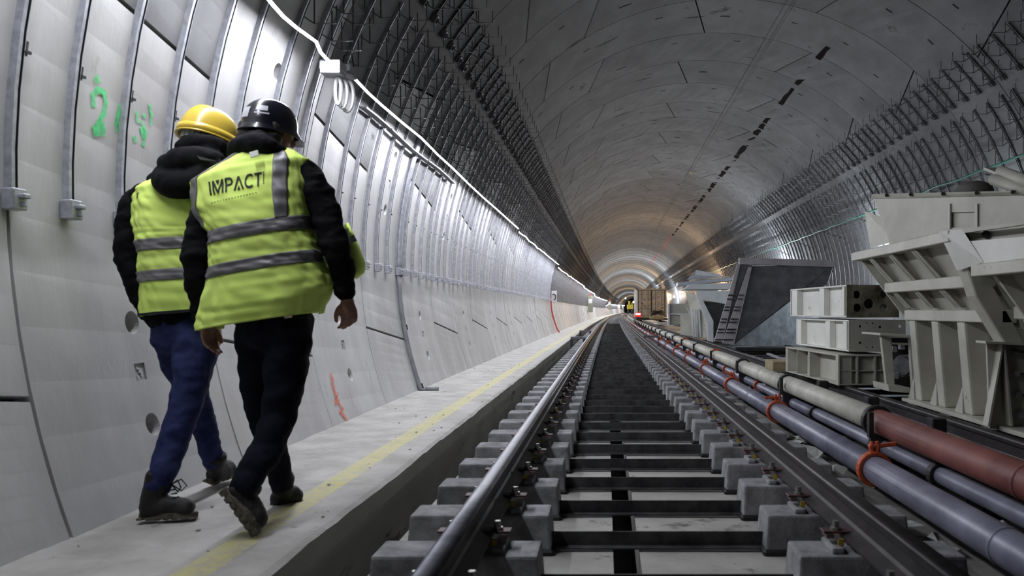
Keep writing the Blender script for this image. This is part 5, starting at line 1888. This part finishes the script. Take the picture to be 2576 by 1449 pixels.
# ---------- the second man (yellow helmet), nearer the wall
Y0 = 3.75
root1 = Q(470, 1260, .0); root1.z = -.185
hc1 = Q(528, 355, .12)
hf1 = Vector((.45, .88, -.28)); hu1 = Vector((.10, .22, 1))
torso1 = ([Q(452, 805, 0), Q(446, 720, 0), Q(438, 620, .0), Q(440, 530, .02), Q(455, 470, .05), Q(485, 425, .09)],
          [(.145, .112), (.15, .115), (.162, .12), (.178, .122), (.155, .105), (.09, .085)], 20, X)
arm1l = ([Q(372, 488, .03), Q(345, 520, .02), Q(326, 580, -.01), Q(322, 650, -.02), Q(342, 720, -.01), Q(378, 790, .02)], [.074, .074, .064, .058, .052, .046], 16, X)
arm1r = ([Q(520, 480, .05), Q(545, 520, .06), Q(558, 600, .08), Q(560, 680, .10), Q(553, 745, .12), Q(545, 800, .13)], [.074, .07, .06, .055, .05, .045], 16, X)
leg1l = ([Q(487, 815, -.02), Q(492, 880, -.05), Q(482, 960, -.10), Q(464, 1030, -.14), Q(438, 1110, -.20), Q(412, 1180, -.26), Q(398, 1228, -.28)],
         [(.090, .108), (.092, .105), (.080, .09), (.068, .074), (.064, .068), (.056, .06), (.052, .056)], 18, X)
leg1r = ([Q(440, 815, .02), Q(446, 880, .06), Q(470, 950, .12), Q(496, 1020, .18), Q(516, 1085, .25), Q(532, 1140, .31), Q(540, 1165, .33)],
         [(.090, .108), (.088, .10), (.076, .084), (.064, .07), (.060, .064), (.054, .056), (.052, .054)], 18, X)
hand1 = hand_lofts(Q(383, 800, .02), (.3, .2, -1), (-.8, -.5, .1), (.2, -.8, 0), .95, .5)
hand1r = hand_lofts(Q(545, 812, .14), (.0, .1, -1), (.9, -.3, 0), (0, .9, 0), .95, .6)
p1 = organic('person', shrink([torso1, arm1l, arm1r, leg1l, leg1r], .78) + head_lofts(hc1, hf1, hu1) + hand1r + hand1,
             .0055, M['skin'], None, 2, org_=root1)
tag(p1, 'man in yellow helmet and plain yellow-green vest walking along the wall', 'person')
face_bits(hc1, hf1, hu1, p1)
organic('hair', [([hc1 + Vector((-.035, -.065, .03)), hc1 + Vector((-.035, -.07, -.05))], [(.065, .04), (.06, .04)], 14, X), ([hc1 + Vector((.04, -.05, .03)), hc1 + Vector((.04, -.055, -.03))], [(.04, .04), (.035, .035)], 14, X)], .008, M['hair'], p1, 3, fold=.004, fscale=40)
organic('jeans', [leg1l, leg1r, ([Q(462, 800, 0), Q(464, 860, .0)], [(.150, .125), (.142, .12)], 18, X)], .009, M['jeans_blue'], p1, 3, fold=.010, fscale=9, stretch=(1, 1, 1.6), seed=5)
organic('jacket', [torso1, arm1l, arm1r, ([Q(455, 770, 0), Q(458, 808, 0)], [(.160, .13), (.156, .128)], 20, X)], .009, M['jacket'], p1, 3, fold=.012, fscale=10, stretch=(1, 1, 1.8), seed=9)
organic('hood', [([Q(404, 440, -.06), Q(420, 462, -.125), Q(460, 466, -.165), Q(510, 450, -.13), Q(552, 425, -.05)], [(.05, .04), (.062, .055), (.066, .06), (.06, .052), (.045, .04)], 16, (0, 0, 1)),
                 ([Q(420, 415, -.02), Q(452, 410, -.10), Q(500, 402, -.10), Q(545, 400, -.02)], [.05, .066, .064, .045], 16, (0, 0, 1)),
                 ([Q(462, 372, .02), Q(500, 365, -.02), Q(545, 372, .02), Q(565, 385, .09)], [.045, .055, .05, .035], 16, (0, 0, 1))], .009, M['jacket'], p1, 4, fold=.008, fscale=11, seed=4)
mb = MB(); mb.prism([Q(496, 392, -.17), Q(548, 406, -.10), Q(549, 412, -.10), Q(505, 402, -.175)], (0, -.006, 0)); part(mb, 'hood_piping', M['jacket_grey'], p1)
hh1, _, _, _ = helmet(hc1 + hu1.normalized() * .018 - hf1.normalized() * .01, hf1 + Vector((0, 0, .0)), hu1, M['helmet_yellow'], p1, 1.04, .06)
c_ = hc1 + hu1.normalized() * .018 - hf1.normalized() * .01
u_ = hu1.normalized(); r_ = hf1.normalized().cross(u_).normalized(); f_ = u_.cross(r_)
mb = MB()
n = 36
vs = []
for i in range(n):
    t = 2 * math.pi * i / n
    for h in (-.018, .012):
        k = 1.045 if h < 0 else 1.035
        vs.append(c_ + r_ * .1165 * k * math.cos(t) + f_ * .1415 * k * math.sin(t) + u_ * h)
mb.add(vs, [(2 * i, 2 * ((i + 1) % n), 2 * ((i + 1) % n) + 1, 2 * i + 1) for i in range(n)])
o = part(mb, 'helmet_rim_band', M['helmet_yellow'], p1, smooth=True); o.parent = hh1; solid(o, .003)
mb = MB()
for t in range(-150, -20, 13):
    a, b = R(t), R(t + 11)
    mb.prism([c_ + r_ * .098 * math.cos(x) + f_ * .12 * math.sin(x) + u_ * z for x, z in ((a, -.05), (b, -.05), (b, -.02), (a, -.02))], u_ * .0 + (r_ * math.cos((a + b) / 2) + f_ * math.sin((a + b) / 2)) * .006)
o = part(mb, 'helmet_cradle', M['label_grey'], p1); o.parent = hh1
VR1 = [ring((420, 440), (520, 430), .08, .06), ring((352, 478), (560, 470), .125, .04), ring((345, 520), (562, 510), .14, .02), ring((352, 575), (562, 570), .145), ring((361, 615), (560, 600), .148),
       ring((363, 640), (562, 628), .15), ring((366, 690), (566, 674), .152), ring((370, 714), (568, 700), .154), ring((376, 796), (572, 780), .158)]
v1 = solid(part(vest_sheet(VR1, 0, 8, R(-40), R(220), 100, 144), 'safety_vest', M['hivis'], p1, smooth=True), .004)
for a, b in ((3.9, 4.95), (5.95, 7.0)):
    o = solid(part(vest_sheet(VR1, a, b, BK0, BK1, 8, 122, .007), 'reflective_band', M['reflective'], p1, smooth=True), .0015); o.parent = v1
o = solid(part(vest_sheet(VR1, 7.92, 8.0, R(-38), R(218), 2, 64, .010), 'vest_hem', M['jacket_grey'], p1), .002); o.parent = v1
G_S = (.8, arc(.4, .74, .26, .22, 20, 270, .14, 10) + arc(.4, .28, .26, .24, 90, -160, .14, 10))
print_on(VR1, [G_S], p1, v1, -.72, -.60, lambda f: 1.42, .30, M['print_black'], 'vest_lettering')
boot(p1, Q(346, 1306, -.32), Q(502, 1302, -.26), Q(394, 1225, -.285), laces=True)
boot(p1, Q(524, 1216, .34), Q(578, 1190, .56), Q(542, 1168, .34))
